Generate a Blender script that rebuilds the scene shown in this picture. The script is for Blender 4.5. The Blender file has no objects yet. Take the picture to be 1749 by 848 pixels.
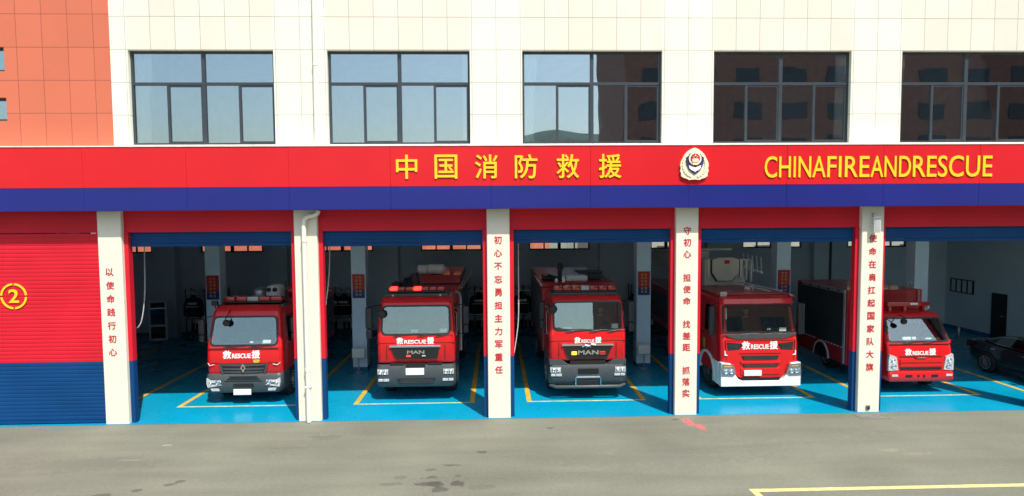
import bpy, bmesh, math, random
from mathutils import Vector, Matrix
random.seed(7)
R = math.radians
S = bpy.context.scene
COL = S.collection

# ------------------------------------------------------------------ camera, sky, sun, exposure
cd = bpy.data.cameras.new('camera')
cam = bpy.data.objects.new('camera', cd)
COL.objects.link(cam)
cd.sensor_width = 36.0
cd.lens = 986.3108 / 1749 * 36
cd.clip_end = 5000
cr = Vector((0.99958219, -0.02813178, -0.0066368))
cu_ = Vector((0.00814301, 0.05376967, 0.99852016))
cf = Vector((0.02773329, 0.99815701, -0.05397628))
cam.matrix_world = Matrix(((cr.x, cu_.x, -cf.x, 9.829), (cr.y, cu_.y, -cf.y, -14.5276),
                           (cr.z, cu_.z, -cf.z, 5.1493), (0, 0, 0, 1)))
S.camera = cam
EL, AZ = R(58), R(29)          # sun elevation, angle right of the facade normal
w = bpy.data.worlds.new('World')
S.world = w
w.use_nodes = True
wn = w.node_tree.nodes
sky = wn.new('ShaderNodeTexSky')
sky.sky_type = 'NISHITA'
sky.sun_disc = False
sky.sun_elevation = EL
sky.sun_rotation = math.pi - AZ
sky.air_density = 1.3
sky.dust_density = 2.2
w.node_tree.links.new(sky.outputs[0], wn['Background'].inputs[0])
wn['Background'].inputs[1].default_value = 0.135
sd = bpy.data.lights.new('sun', 'SUN')
sd.energy = 4.3
sd.angle = R(0.5)
sd.color = (1, 0.955, 0.88)
sun = bpy.data.objects.new('sun', sd)
COL.objects.link(sun)
sdir = Vector((math.sin(AZ) * math.cos(EL), -math.cos(AZ) * math.cos(EL), math.sin(EL)))
sun.rotation_euler = sdir.to_track_quat('Z', 'Y').to_euler()
sun.location = sdir * 60
S.view_settings.view_transform = 'Standard'
S.view_settings.look = 'None'
S.view_settings.gamma = 1
S.view_settings.use_curve_mapping = False
S.view_settings.exposure = 0.46

# ------------------------------------------------------------------ materials
def mat(name, col, rough=0.6, metal=0.0, var=0.12, vs=3.0, bump=0.0, bs=40.0, coat=0.0, emit=None, es=0.0, spec=0.5, rv=0.0):
    m = bpy.data.materials.new(name)
    m.use_nodes = True
    nt = m.node_tree
    b = nt.nodes['Principled BSDF']
    b.inputs['Roughness'].default_value = rough
    b.inputs['Metallic'].default_value = metal
    b.inputs['Coat Weight'].default_value = coat
    b.inputs['Coat Roughness'].default_value = 0.06
    b.inputs['Specular IOR Level'].default_value = spec
    tc = nt.nodes.new('ShaderNodeTexCoord')
    no = nt.nodes.new('ShaderNodeTexNoise')
    no.inputs['Scale'].default_value = vs
    no.inputs['Detail'].default_value = 5
    nt.links.new(tc.outputs['Object'], no.inputs['Vector'])
    rp = nt.nodes.new('ShaderNodeMapRange')
    rp.inputs[1].default_value = 0.3
    rp.inputs[2].default_value = 0.7
    rp.inputs[3].default_value = 1 - var
    rp.inputs[4].default_value = 1 + var
    nt.links.new(no.outputs['Fac'], rp.inputs[0])
    mx = nt.nodes.new('ShaderNodeVectorMath')
    mx.operation = 'SCALE'
    mx.inputs[0].default_value = col
    nt.links.new(rp.outputs[0], mx.inputs['Scale'])
    nt.links.new(mx.outputs[0], b.inputs['Base Color'])
    if rv:
        r2 = nt.nodes.new('ShaderNodeMapRange')
        r2.inputs[1].default_value = 0.3
        r2.inputs[2].default_value = 0.7
        r2.inputs[3].default_value = max(0.02, rough - rv)
        r2.inputs[4].default_value = rough + rv
        nt.links.new(no.outputs['Fac'], r2.inputs[0])
        nt.links.new(r2.outputs[0], b.inputs['Roughness'])
    if bump:
        n2 = nt.nodes.new('ShaderNodeTexNoise')
        n2.inputs['Scale'].default_value = bs
        n2.inputs['Detail'].default_value = 4
        nt.links.new(tc.outputs['Object'], n2.inputs['Vector'])
        bm = nt.nodes.new('ShaderNodeBump')
        bm.inputs['Strength'].default_value = bump
        bm.inputs['Distance'].default_value = 0.02
        nt.links.new(n2.outputs['Fac'], bm.inputs['Height'])
        nt.links.new(bm.outputs[0], b.inputs['Normal'])
    if emit:
        b.inputs['Emission Color'].default_value = (*emit, 1)
        b.inputs['Emission Strength'].default_value = es
    return m

def glass(name, tint, refl, rough=0.01, rcol=(0.9, 0.97, 1.0)):
    m = bpy.data.materials.new(name)
    m.use_nodes = True
    nt = m.node_tree
    nt.nodes.remove(nt.nodes['Principled BSDF'])
    out = nt.nodes['Material Output']
    g = nt.nodes.new('ShaderNodeBsdfGlossy')
    g.inputs['Roughness'].default_value = rough
    g.inputs['Color'].default_value = (*rcol, 1)
    t = nt.nodes.new('ShaderNodeBsdfTransparent')
    t.inputs['Color'].default_value = (*tint, 1)
    lw = nt.nodes.new('ShaderNodeFresnel')
    lw.inputs['IOR'].default_value = 1.5
    ad = nt.nodes.new('ShaderNodeMath')
    ad.operation = 'ADD'
    ad.use_clamp = True
    ad.inputs[1].default_value = refl
    nt.links.new(lw.outputs[0], ad.inputs[0])
    mx = nt.nodes.new('ShaderNodeMixShader')
    nt.links.new(ad.outputs[0], mx.inputs[0])
    nt.links.new(t.outputs[0], mx.inputs[1])
    nt.links.new(g.outputs[0], mx.inputs[2])
    nt.links.new(mx.outputs[0], out.inputs[0])
    # float-glass ripple
    tc = nt.nodes.new('ShaderNodeTexCoord')
    no = nt.nodes.new('ShaderNodeTexNoise')
    no.inputs['Scale'].default_value = 0.9
    no.inputs['Detail'].default_value = 1
    nt.links.new(tc.outputs['Object'], no.inputs['Vector'])
    bp = nt.nodes.new('ShaderNodeBump')
    bp.inputs['Strength'].default_value = 0.12
    bp.inputs['Distance'].default_value = 0.03
    nt.links.new(no.outputs['Fac'], bp.inputs['Height'])
    nt.links.new(bp.outputs[0], g.inputs['Normal'])
    return m

def ground_mat(name, col, stains, patches):
    """weathered concrete / asphalt with broad tone changes and individual stains that lie at fixed places"""
    m = bpy.data.materials.new(name)
    m.use_nodes = True
    nt = m.node_tree
    L = nt.links.new
    b = nt.nodes['Principled BSDF']
    b.inputs['Roughness'].default_value = 0.85
    tc = nt.nodes.new('ShaderNodeTexCoord')
    def noise(scale, detail=6, stretch=None, dist=0.0):
        n = nt.nodes.new('ShaderNodeTexNoise')
        n.inputs['Scale'].default_value = scale
        n.inputs['Detail'].default_value = detail
        n.inputs['Distortion'].default_value = dist
        if stretch:
            mp = nt.nodes.new('ShaderNodeMapping')
            mp.inputs['Scale'].default_value = stretch
            L(tc.outputs['Object'], mp.inputs[0])
            L(mp.outputs[0], n.inputs['Vector'])
        else:
            L(tc.outputs['Object'], n.inputs['Vector'])
        return n.outputs['Fac']
    def rng(s, a, c, lo, hi):
        r = nt.nodes.new('ShaderNodeMapRange')
        for i, v in enumerate((a, c, lo, hi)):
            r.inputs[i + 1].default_value = v
        L(s, r.inputs[0])
        return r.outputs[0]
    def math_(op, a, c):
        q = nt.nodes.new('ShaderNodeMath')
        q.operation = op
        for i, v in enumerate((a, c)):
            if isinstance(v, (int, float)): q.inputs[i].default_value = v
            else: L(v, q.inputs[i])
        return q.outputs[0]
    f = rng(noise(0.35, 4), 0.3, 0.7, 0.85, 1.13)
    f = math_('MULTIPLY', f, rng(noise(1.0, 6, (0.25, 2.2, 1), 0.4), 0.3, 0.7, 0.9, 1.1))
    f = math_('MULTIPLY', f, rng(noise(14, 8), 0.25, 0.75, 0.9, 1.1))
    f = math_('MULTIPLY', f, rng(noise(75, 3), 0.2, 0.8, 0.8, 1.2))
    base = nt.nodes.new('ShaderNodeVectorMath')
    base.operation = 'SCALE'
    base.inputs[0].default_value = col
    L(f, base.inputs['Scale'])
    cur = base.outputs[0]
    wob = noise(5.5, 4)
    for (x, y, rx, ry, c, k) in stains:
        mp = nt.nodes.new('ShaderNodeMapping')
        mp.inputs['Location'].default_value = (-x / rx, -y / ry, 0)
        mp.inputs['Scale'].default_value = (1 / rx, 1 / ry, 0)
        L(tc.outputs['Object'], mp.inputs[0])
        ln = nt.nodes.new('ShaderNodeVectorMath')
        ln.operation = 'LENGTH'
        L(mp.outputs[0], ln.inputs[0])
        d = math_('ADD', ln.outputs['Value'], rng(wob, 0.3, 0.7, -0.6, 0.6))
        a = rng(d, 0.75, 1.05, k, 0)
        mix = nt.nodes.new('ShaderNodeMix')
        mix.data_type = 'RGBA'
        L(a, mix.inputs[0])
        L(cur, mix.inputs[6])
        mix.inputs[7].default_value = (*c, 1)
        cur = mix.outputs[2]
    L(cur, b.inputs['Base Color'])
    bp = nt.nodes.new('ShaderNodeBump')
    bp.inputs['Strength'].default_value = 0.25
    bp.inputs['Distance'].default_value = 0.01
    L(noise(60, 6), bp.inputs['Height'])
    L(bp.outputs[0], b.inputs['Normal'])
    return m

def tile_mat(name, col, x0, px, z0, pz, joint):
    """stone cladding panels in a grid with thin joints and slight tone changes panel to panel"""
    m = bpy.data.materials.new(name)
    m.use_nodes = True
    nt = m.node_tree
    L = nt.links.new
    b = nt.nodes['Principled BSDF']
    b.inputs['Roughness'].default_value = 0.6
    tc = nt.nodes.new('ShaderNodeTexCoord')
    sp = nt.nodes.new('ShaderNodeSeparateXYZ')
    L(tc.outputs['Object'], sp.inputs[0])
    def M(op, a, c=None):
        q = nt.nodes.new('ShaderNodeMath')
        q.operation = op
        for i, v in enumerate((a, c)):
            if v is None: continue
            if isinstance(v, (int, float)): q.inputs[i].default_value = v
            else: L(v, q.inputs[i])
        return q.outputs[0]
    u = M('DIVIDE', M('SUBTRACT', sp.outputs['X'], x0), px)
    v = M('DIVIDE', M('SUBTRACT', sp.outputs['Z'], z0), pz)
    def line(t, p, wd):
        f = M('SUBTRACT', t, M('FLOOR', t))
        e = M('MINIMUM', f, M('SUBTRACT', 1.0, f))
        return M('LESS_THAN', e, wd / p / 2)
    ln = M('MAXIMUM', line(u, px, 0.014), line(v, pz, 0.016))
    cmb = nt.nodes.new('ShaderNodeCombineXYZ')
    L(M('FLOOR', u), cmb.inputs[0])
    L(M('FLOOR', v), cmb.inputs[1])
    wn_ = nt.nodes.new('ShaderNodeTexWhiteNoise')
    wn_.noise_dimensions = '3D'
    L(cmb.outputs[0], wn_.inputs['Vector'])
    no = nt.nodes.new('ShaderNodeTexNoise')
    no.inputs['Scale'].default_value = 1.3
    no.inputs['Detail'].default_value = 6
    L(tc.outputs['Object'], no.inputs['Vector'])
    k = M('ADD', M('MULTIPLY', wn_.outputs['Value'], 0.075), M('MULTIPLY', no.outputs['Fac'], 0.12))
    k = M('ADD', k, 0.915)
    sc = nt.nodes.new('ShaderNodeVectorMath')
    sc.operation = 'SCALE'
    sc.inputs[0].default_value = col
    L(k, sc.inputs['Scale'])
    mix = nt.nodes.new('ShaderNodeMix')
    mix.data_type = 'RGBA'
    L(ln, mix.inputs[0])
    L(sc.outputs[0], mix.inputs[6])
    mix.inputs[7].default_value = (*joint, 1)
    L(mix.outputs[2], b.inputs['Base Color'])
    bp = nt.nodes.new('ShaderNodeBump')
    bp.inputs['Strength'].default_value = 0.5
    bp.inputs['Distance'].default_value = 0.008
    bp.invert = True
    L(ln, bp.inputs['Height'])
    L(bp.outputs[0], b.inputs['Normal'])
    return m

M_ = {}
M_['cream'] = mat('cream_render', (0.72, 0.70, 0.58), 0.8, var=0.04, vs=1.2, bump=0.1, bs=60)
M_['tile_cream'] = tile_mat('cream_tile', (0.735, 0.745, 0.625), 0.87, 0.6, 6.9, 0.79, (0.42, 0.40, 0.33))
M_['tile_beige'] = tile_mat('beige_tile', (0.70, 0.66, 0.555), 0.87, 0.6, 6.9, 0.79, (0.40, 0.36, 0.29))
M_['tile_orange'] = tile_mat('orange_tile', (0.57, 0.145, 0.075), 0.115, 0.61, 6.95, 0.79, (0.30, 0.07, 0.04))
M_['sill'] = mat('pale_flashing', (0.75, 0.72, 0.66), 0.5)
M_['band_red'] = mat('red_panel', (0.60, 0.011, 0.017), 0.4, var=0.05, vs=0.5, coat=0.1, spec=0.3, bump=0.25, bs=0.7)
M_['band_blue'] = mat('blue_panel', (0.012, 0.018, 0.175), 0.4, var=0.08, vs=0.6, coat=0.12, spec=0.35, bump=0.3, bs=0.9)
M_['door_red'] = mat('red_shutter_paint', (0.58, 0.011, 0.027), 0.55, spec=0.25, var=0.09, vs=0.8, bump=0.05)
M_['door_blue'] = mat('blue_shutter_paint', (0.0015, 0.048, 0.165), 0.55, spec=0.2, var=0.12, vs=1.0)
M_['yellow'] = mat('yellow_letter', (0.84, 0.56, 0.015), 0.45, var=0.04)
M_['red_text'] = mat('red_letter', (0.52, 0.02, 0.03), 0.6, var=0.1)
M_['gold'] = mat('gold_relief', (0.86, 0.78, 0.54), 0.4, metal=0.0, var=0.1, vs=9)
M_['emblem_blue'] = mat('emblem_blue', (0.03, 0.035, 0.16), 0.4)
M_['emblem_red'] = mat('emblem_red', (0.5, 0.012, 0.012), 0.4)
M_['white'] = mat('white_paint', (0.8, 0.8, 0.78), 0.4, var=0.04)
M_['frame'] = mat('dark_window_frame', (0.035, 0.045, 0.055), 0.4, var=0.1)
M_['glass_win'] = glass('coated_window_glass', (0.94, 0.96, 0.96), 0.31, rcol=(0.85, 0.97, 1.0))
M_['glass_truck'] = glass('windscreen_glass', (0.93, 0.96, 0.95), 0.13, rcol=(0.80, 0.95, 0.93))
M_['glass_side'] = glass('side_glass', (0.3, 0.33, 0.33), 0.10)
M_['glass_rear'] = glass('clear_glass', (0.9, 0.92, 0.9), 0.02)
def mesh_mat():
    m = bpy.data.materials.new('insect_mesh'); m.use_nodes = True
    nt = m.node_tree; b_ = nt.nodes['Principled BSDF']
    b_.inputs['Base Color'].default_value = (.16, .165, .17, 1); b_.inputs['Roughness'].default_value = .9; b_.inputs['Alpha'].default_value = .55
    return m
M_['mesh'] = mesh_mat()
M_['curtain'] = mat('white_curtain', (0.85, 0.83, 0.78), 0.9, var=0.05)
M_['room'] = mat('room_plaster', (0.55, 0.56, 0.55), 0.9)
M_['inside'] = mat('garage_plaster', (0.60, 0.71, 0.77), 0.8, var=0.06, vs=0.7)
M_['column'] = mat('column_paint', (0.64, 0.80, 0.90), 0.6, var=0.06, vs=1)
M_['skirt'] = mat('blue_skirting', (0.01, 0.13, 0.28), 0.5)
M_['floor'] = mat('blue_epoxy', (0.0012, 0.265, 0.44), 0.28, var=0.05, vs=0.8, bump=0.04, bs=3, spec=0.4, rv=0.08)
M_['line_y'] = mat('yellow_floor_paint', (0.60, 0.37, 0.035), 0.5, var=0.25, vs=5)
M_['line_c'] = mat('worn_cream_paint', (0.55, 0.52, 0.28), 0.5, var=0.25, vs=6)
M_['yard_line'] = mat('pale_yellow_road_paint', (0.62, 0.52, 0.21), 0.7, var=0.2, vs=8)
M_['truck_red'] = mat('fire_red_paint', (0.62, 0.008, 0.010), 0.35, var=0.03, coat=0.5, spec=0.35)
M_['truck_dark'] = mat('charcoal_plastic', (0.052, 0.062, 0.065), 0.45, var=0.1, vs=6)
M_['mirror_shell'] = mat('mirror_shell', (0.022, 0.026, 0.028), 0.5)
M_['black'] = mat('black_plastic', (0.012, 0.013, 0.014), 0.4)
M_['rubber'] = mat('tyre_rubber', (0.02, 0.02, 0.021), 0.85, var=0.2, vs=15)
M_['metal'] = mat('grey_metal', (0.42, 0.43, 0.44), 0.4, metal=0.8, var=0.1)
M_['chrome'] = mat('chrome', (0.75, 0.76, 0.78), 0.15, metal=1.0, var=0.03)
M_['lamp'] = mat('headlamp_lens', (0.50, 0.52, 0.52), 0.12, var=0.3, vs=26, coat=1.0)
M_['lamp_dark'] = mat('smoked_lens', (0.16, 0.17, 0.17), 0.12, var=0.3, vs=26, coat=1.0)
M_['tail'] = mat('tail_lens', (0.10, 0.006, 0.006), 0.2, coat=0.5)
M_['plate'] = mat('number_plate', (0.74, 0.74, 0.72), 0.5, var=0.05)
M_['plate_mark'] = mat('plate_mark', (0.45, 0.43, 0.43), 0.5)
M_['interior'] = mat('cab_trim', (0.045, 0.05, 0.05), 0.8)
M_['paper'] = mat('paper', (0.85, 0.85, 0.82), 0.8, var=0.03)
M_['lightbar_red'] = mat('red_lamp_lens', (0.42, 0.012, 0.012), 0.15, coat=0.8)
M_['lightbar_lit'] = mat('lit_red_lamp', (0.6, 0.02, 0.01), 0.2, emit=(1, 0.04, 0.02), es=2.2)
M_['lit_yellow'] = mat('lit_amber_lamp', (0.8, 0.4, 0.02), 0.2, emit=(1, 0.5, 0.03), es=1.2)
M_['lightbar_clear'] = mat('clear_lamp_lens', (0.40, 0.42, 0.42), 0.2, coat=0.6)
M_['shutter'] = mat('aluminium_shutter', (0.13, 0.135, 0.14), 0.5, metal=0.3)
M_['shutter_dark'] = mat('dark_shutter', (0.035, 0.04, 0.042), 0.45)
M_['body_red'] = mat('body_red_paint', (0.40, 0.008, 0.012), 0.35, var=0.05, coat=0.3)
M_['beige'] = mat('boom_beige', (0.58, 0.57, 0.50), 0.5, var=0.06)
M_['car'] = mat('black_car_paint', (0.014, 0.02, 0.022), 0.2, var=0.03, coat=1.0)
M_['cloth'] = mat('black_cloth', (0.013, 0.014, 0.016), 0.9, var=0.2, vs=12, bump=0.2)
M_['silver_tape'] = mat('reflective_tape', (0.62, 0.63, 0.62), 0.35)
M_['skin'] = mat('skin', (0.46, 0.28, 0.20), 0.55)
M_['hair'] = mat('black_hair', (0.012, 0.011, 0.01), 0.6)
M_['poster_red'] = mat('poster_red', (0.50, 0.015, 0.02), 0.5)
M_['poster_blue'] = mat('poster_blue', (0.02, 0.03, 0.16), 0.5)
M_['poster_text'] = mat('poster_gold', (0.55, 0.36, 0.10), 0.5)
M_['pipe'] = mat('cream_pipe', (0.80, 0.78, 0.66), 0.5, var=0.05)
M_['brick'] = mat('red_brown_brick', (0.25, 0.125, 0.10), 0.85, var=0.15, vs=2)
M_['hill'] = mat('hill_scrub', (0.035, 0.075, 0.06), 0.95, var=0.4, vs=0.03)
M_['cover'] = mat('cover_concrete', (0.15, 0.145, 0.13), 0.85, var=0.2, vs=6, bump=0.2)
OIL, WET, PINK = (0.058, 0.054, 0.042), (0.07, 0.068, 0.055), (0.55, 0.10, 0.11)
M_['yard'] = ground_mat('yard_concrete', (0.157, 0.160, 0.122), [
    (8.66, -3.62, 0.20, 0.12, OIL, .75), (8.45, -3.58, 0.24, 0.10, OIL, .7), (8.72, -3.80, 0.17, 0.11, OIL, .7), (9.05, -3.58, 0.14, 0.11, OIL, .8),
    (8.55, -3.30, 0.18, 0.07, OIL, .6), (8.85, -2.75, 0.20, 0.05, OIL, .6), (9.48, -2.1, 0.11, 0.07, OIL, .7), (8.5, -2.95, 0.15, 0.05, OIL, .5),
    (7.9, -3.25, 0.16, 0.08, OIL, .35), (7.75, -3.55, 0.18, 0.07, OIL, .35), (9.05, -3.25, 0.07, 0.05, OIL, .6), (9.5, -3.75, 0.3, 0.1, OIL, .25),
    (3.45, -3.40, 0.18, 0.07, WET, .7), (3.62, -3.28, 0.10, 0.06, WET, .7), (2.95, -3.6, 0.13, 0.06, WET, .7), (2.5, -3.8, 0.22, 0.08, WET, .7),
    (1.2, -2.4, 1.6, 0.35, (0.12, 0.122, 0.10), .35), (13.0, -2.6, 2.5, 0.4, (0.125, 0.125, 0.10), .35), (16.5, -1.4, 2.2, 0.5, (0.12, 0.12, 0.095), .3),
    (5.8, -1.1, 0.4, 0.15, OIL, .25), (11.1, -0.75, 0.09, 0.05, OIL, .8), (14.35, -0.28, 0.09, 0.05, OIL, .7),
    (14.62, -0.55, 0.09, 0.30, PINK, .8), (14.78, -0.85, 0.12, 0.22, PINK, .65), (14.5, -0.45, 0.05, 0.2, PINK, .5),
    (2.3, -1.4, .12, .05, (.3, .3, .26), .6), (2.0, -2.2, .35, .03, (.26, .26, .22), .5), (18.4, -2.4, .25, .1, (.25,.24,.17), .5), (18.9, -2.6, .3, .06, (.25,.24,.17), .4),
], [])

# ------------------------------------------------------------------ mesh helpers
class MB:
    def __init__(s):
        s.bm = bmesh.new(); s.mi = 0
    def _f(s, vs):
        try:
            f = s.bm.faces.new(vs); f.material_index = s.mi; return f
        except ValueError:
            return None
    def box(s, x0, x1, y0, y1, z0, z1, bev=0.0, seg=2):
        x0, x1 = min(x0, x1), max(x0, x1); y0, y1 = min(y0, y1), max(y0, y1); z0, z1 = min(z0, z1), max(z0, z1)
        v = [s.bm.verts.new((x, y, z)) for z in (z0, z1) for y in (y0, y1) for x in (x0, x1)]
        fs = [s._f([v[i] for i in q]) for q in ((0, 2, 3, 1), (4, 5, 7, 6), (0, 1, 5, 4), (2, 6, 7, 3), (0, 4, 6, 2), (1, 3, 7, 5))]
        if bev:
            es = list({e for f in fs for e in f.edges})
            r = bmesh.ops.bevel(s.bm, geom=es, offset=bev, segments=seg, affect='EDGES', profile=0.5)
            for f in r['faces']: f.material_index = s.mi
        return s
    def quad(s, *p):
        s._f([s.bm.verts.new(q) for q in p]); return s
    def prism(s, pts, axis, a, b):
        """polygon in the two other axes, extruded along axis from a to b"""
        def P(u, v, t):
            return {'x': (t, u, v), 'y': (u, t, v), 'z': (u, v, t)}[axis]
        A = [s.bm.verts.new(P(u, v, a)) for u, v in pts]
        B = [s.bm.verts.new(P(u, v, b)) for u, v in pts]
        n = len(pts)
        s._f(A); s._f(B[::-1])
        for i in range(n):
            s._f([A[i], B[i], B[(i + 1) % n], A[(i + 1) % n]])
        return s
    def loft(s, rings, cap=True, closed=True):
        vs = [[s.bm.verts.new(p) for p in r] for r in rings]
        n = len(rings[0])
        for a, b in zip(vs, vs[1:]):
            for i in range(n if closed else n - 1):
                s._f([a[i], a[(i + 1) % n], b[(i + 1) % n], b[i]])
        if cap:
            s._f(vs[0][::-1]); s._f(vs[-1])
        return vs
    def tube(s, pts, r, n=8, cap=True):
        pts = [Vector(p) for p in pts]
        rings = []
        up = None
        for i, p in enumerate(pts):
            d = (pts[min(i + 1, len(pts) - 1)] - pts[max(i - 1, 0)]).normalized()
            if up is None:
                up = Vector((0, 0, 1)) if abs(d.z) < 0.9 else Vector((0, 1, 0))
            a = d.cross(up).normalized(); b = a.cross(d).normalized(); up = b
            rr = r[i] if isinstance(r, (list, tuple)) else r
            rings.append([tuple(p + a * rr * math.cos(2 * math.pi * k / n) + b * rr * math.sin(2 * math.pi * k / n)) for k in range(n)])
        s.loft(rings, cap); return s
    def cyl(s, c, axis, r, h, n=20, r2=None):
        """closed cylinder centred at c along axis ('x','y','z') of length h"""
        d = {'x': Vector((1, 0, 0)), 'y': Vector((0, 1, 0)), 'z': Vector((0, 0, 1))}[axis]
        c = Vector(c)
        s.tube([c - d * h / 2, c + d * h / 2], [r, r2 if r2 is not None else r], n); return s
    def lathe(s, prof, c, axis='x', n=24):
        """profile list of (along, radius) spun about axis"""
        c = Vector(c); rings = []
        for a, r in prof:
            ring = []
            for k in range(n):
                t = 2 * math.pi * k / n; u, v = r * math.cos(t), r * math.sin(t)
                ring.append(tuple(c + Vector({'x': (a, u, v), 'y': (u, a, v), 'z': (u, v, a)}[axis])))
            rings.append(ring)
        s.loft(rings, True); return s
    def build(s, name, m, parent=None, smooth=False, loc=None):
        bmesh.ops.recalc_face_normals(s.bm, faces=s.bm.faces)
        me = bpy.data.meshes.new(name)
        s.bm.to_mesh(me); s.bm.free()
        for k in (m if isinstance(m, (list, tuple)) else [m]):
            me.materials.append(M_[k] if isinstance(k, str) else k)
        if smooth:
            for p in me.polygons: p.use_smooth = True
            me.set_sharp_from_angle(angle=R(38))
        o = bpy.data.objects.new(name, me)
        COL.objects.link(o)
        if parent: o.parent = parent
        if loc: o.location = loc
        return o

def tag(o, label=None, cat=None, group=None, kind=None):
    if label: o['label'] = label
    if cat: o['category'] = cat
    if group: o['group'] = group
    if kind: o['kind'] = kind
    return o

def empty(name, loc, label=None, cat=None, group=None, rz=0.0):
    o = bpy.data.objects.new(name, None)
    o.empty_display_size = 0.2
    COL.objects.link(o)
    o.location = loc
    o.rotation_euler = (0, 0, rz)
    return tag(o, label, cat, group)

def copy_tree(o, parent=None):
    c = o.copy(); COL.objects.link(c)
    if parent: c.parent = parent
    for ch in list(o.children): copy_tree(ch, c)
    return c

def text_mesh(body, extrude=0.0, offset=0.0):
    """outline of a string in Blender's own font, in the x-z plane facing -y, scaled to fill the unit square's width and height"""
    cu = bpy.data.curves.new('lettering', 'FONT')
    cu.body = body; cu.extrude = extrude; cu.offset = offset; cu.resolution_u = 4
    o = bpy.data.objects.new('lettering', cu)
    COL.objects.link(o)
    bpy.context.view_layer.update()
    dg = bpy.context.evaluated_depsgraph_get()
    me = bpy.data.meshes.new_from_object(o.evaluated_get(dg))
    bpy.data.objects.remove(o); bpy.data.curves.remove(cu)
    return me

def fit_text(body, x0, x1, z0, z1, y, depth, offset=0.0, keep=False, bold=0.0):
    """returns (bmesh) of the string stretched into x0..x1, z0..z1, front face at y-depth"""
    me = text_mesh(body, 0.05, offset)
    bm = bmesh.new(); bm.from_mesh(me); bpy.data.meshes.remove(me)
    bmesh.ops.remove_doubles(bm, verts=bm.verts, dist=1e-5)
    xs = [v.co.x for v in bm.verts]; ys = [v.co.y for v in bm.verts]
    ax, bx, ay, by = min(xs), max(xs), min(ys), max(ys)
    sx, sz = (x1 - x0) / (bx - ax), (z1 - z0) / (by - ay)
    if keep:
        sx = sz = min(sx, sz)
    cx, cz = (x0 + x1) / 2, (z0 + z1) / 2
    for v in bm.verts:
        t = 1.0 if v.co.z > 0 else 0.0
        v.co = Vector((cx + (v.co.x - (ax + bx) / 2) * sx, y - depth * t, cz + (v.co.y - (ay + by) / 2) * sz))
    if bold:
        base = bpy.data.meshes.new('t'); bm.to_mesh(base)
        for n_, (dx, dz) in enumerate(((-bold, 0), (bold, 0), (0, bold), (0, -bold))):
            q = base.copy(); q.transform(Matrix.Translation((dx, -.0004 * (n_ + 1), dz))); bm.from_mesh(q); bpy.data.meshes.remove(q)
        bpy.data.meshes.remove(base)
    return bm

def text_part(name, body, x0, x1, z0, z1, y, depth, m, parent, offset=0.0, keep=False, bold=0.0):
    b = MB(); b.bm.free(); b.bm = fit_text(body, x0, x1, z0, z1, y, depth, offset, keep, bold)
    return b.build(name, m, parent)

def split_letters(bm):
    """separate bmeshes of the connected letters, left to right"""
    seen, out = set(), []
    bm.verts.ensure_lookup_table()
    for v in bm.verts:
        if v in seen: continue
        st, grp = [v], []
        seen.add(v)
        while st:
            q = st.pop(); grp.append(q)
            for e in q.link_edges:
                o = e.other_vert(q)
                if o not in seen: seen.add(o); st.append(o)
        out.append(grp)
    res = []
    for grp in out:
        nb = bmesh.new(); mp = {v: nb.verts.new(v.co) for v in grp}
        fs = {f for v in grp for f in v.link_faces}
        for f in fs:
            try: nb.faces.new([mp[v] for v in f.verts])
            except ValueError: pass
        res.append((min(v.co.x for v in grp), nb))
    bm.free()
    res.sort(key=lambda t: t[0])
    return [b for _, b in res]

# ------------------------------------------------------------------ ground
def sheet(name, x0, x1, y0, y1, z, m, kind='structure', nx=1, ny=1):
    b = MB()
    b.quad((x0, y0, z), (x1, y0, z), (x1, y1, z), (x0, y1, z))
    return tag(b.build(name, m), kind=kind)
sheet('yard', -900, 950, -900, 900, 0.0, 'yard')
sheet('garage_floor', -9.8, 31.0, -0.03, 11.2, 0.004, 'floor')
b = MB()
LW = 0.13
for k in range(-1, 6):
    xa, xb = 4.8 * k + 1.12, 4.8 * k + 4.33
    for (x, dx) in ((xa, 0.0), (xb, 0.0)):
        b.mi = 0
        b.quad((x - LW / 2, 1.32, .008), (x + LW / 2, 1.32, .008), (x + LW / 2 + dx, 9.0, .008), (x - LW / 2 + dx, 9.0, .008))
    b.mi = 1
    b.quad((xa - LW / 2, 1.25, .008), (xb + LW / 2, 1.25, .008), (xb + LW / 2, 1.32, .008), (xa - LW / 2, 1.32, .008))
tag(b.build('bay_marking', ['line_y', 'line_c']), kind='structure')
b = MB()
b.quad((14.55, -4.17, .004), (40, -4.12, .004), (40, -4.02, .004), (14.55, -4.05, .004))
b.quad((14.55, -4.172, .004), (14.68, -4.172, .004), (15.1, -9, .004), (14.97, -9, .004))
tag(b.build('yard_marking', 'yard_line'), kind='structure')
# hills behind the camera (seen only as reflections in the glazing)
b = MB()
rows = []
for j, (yy, hk) in enumerate(((-420, 0), (-520, .5), (-640, 1.0), (-760, .8), (-880, 0))):
    row = []
    for i in range(61):
        x = -880 + i * 30
        h = 92 + 10 * math.sin(x * .006 + .5) + 5 * math.sin(x * .031 + 1) + 3 * math.sin(x * .083) + random.uniform(-1, 1)
        if x < 30: h *= max(.55, 1 - (30 - x) / 120)
        row.append((x, yy + 15 * math.sin(i), h * hk - 0.5 + (0 if hk else 0)))
    rows.append(row)
b.loft(rows, cap=False, closed=False)
tag(b.build('hill', 'hill', smooth=True), kind='structure')

# ------------------------------------------------------------------ the station building
P, PW = 4.8, 0.572
ZB0, ZB1, ZB2 = 5.3525, 5.9045, 6.8762
ZW0, ZW1 = 6.97, 9.2595
WL, WR = 0.9156, 4.4159
ST = empty('fire_station', (0, 0, 0), 'fire station with cream tiled upper floor, red and blue fascia and row of vehicle bays', 'building')
XL, XR, ZT = -9.8, 31.0, 13.2
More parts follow.
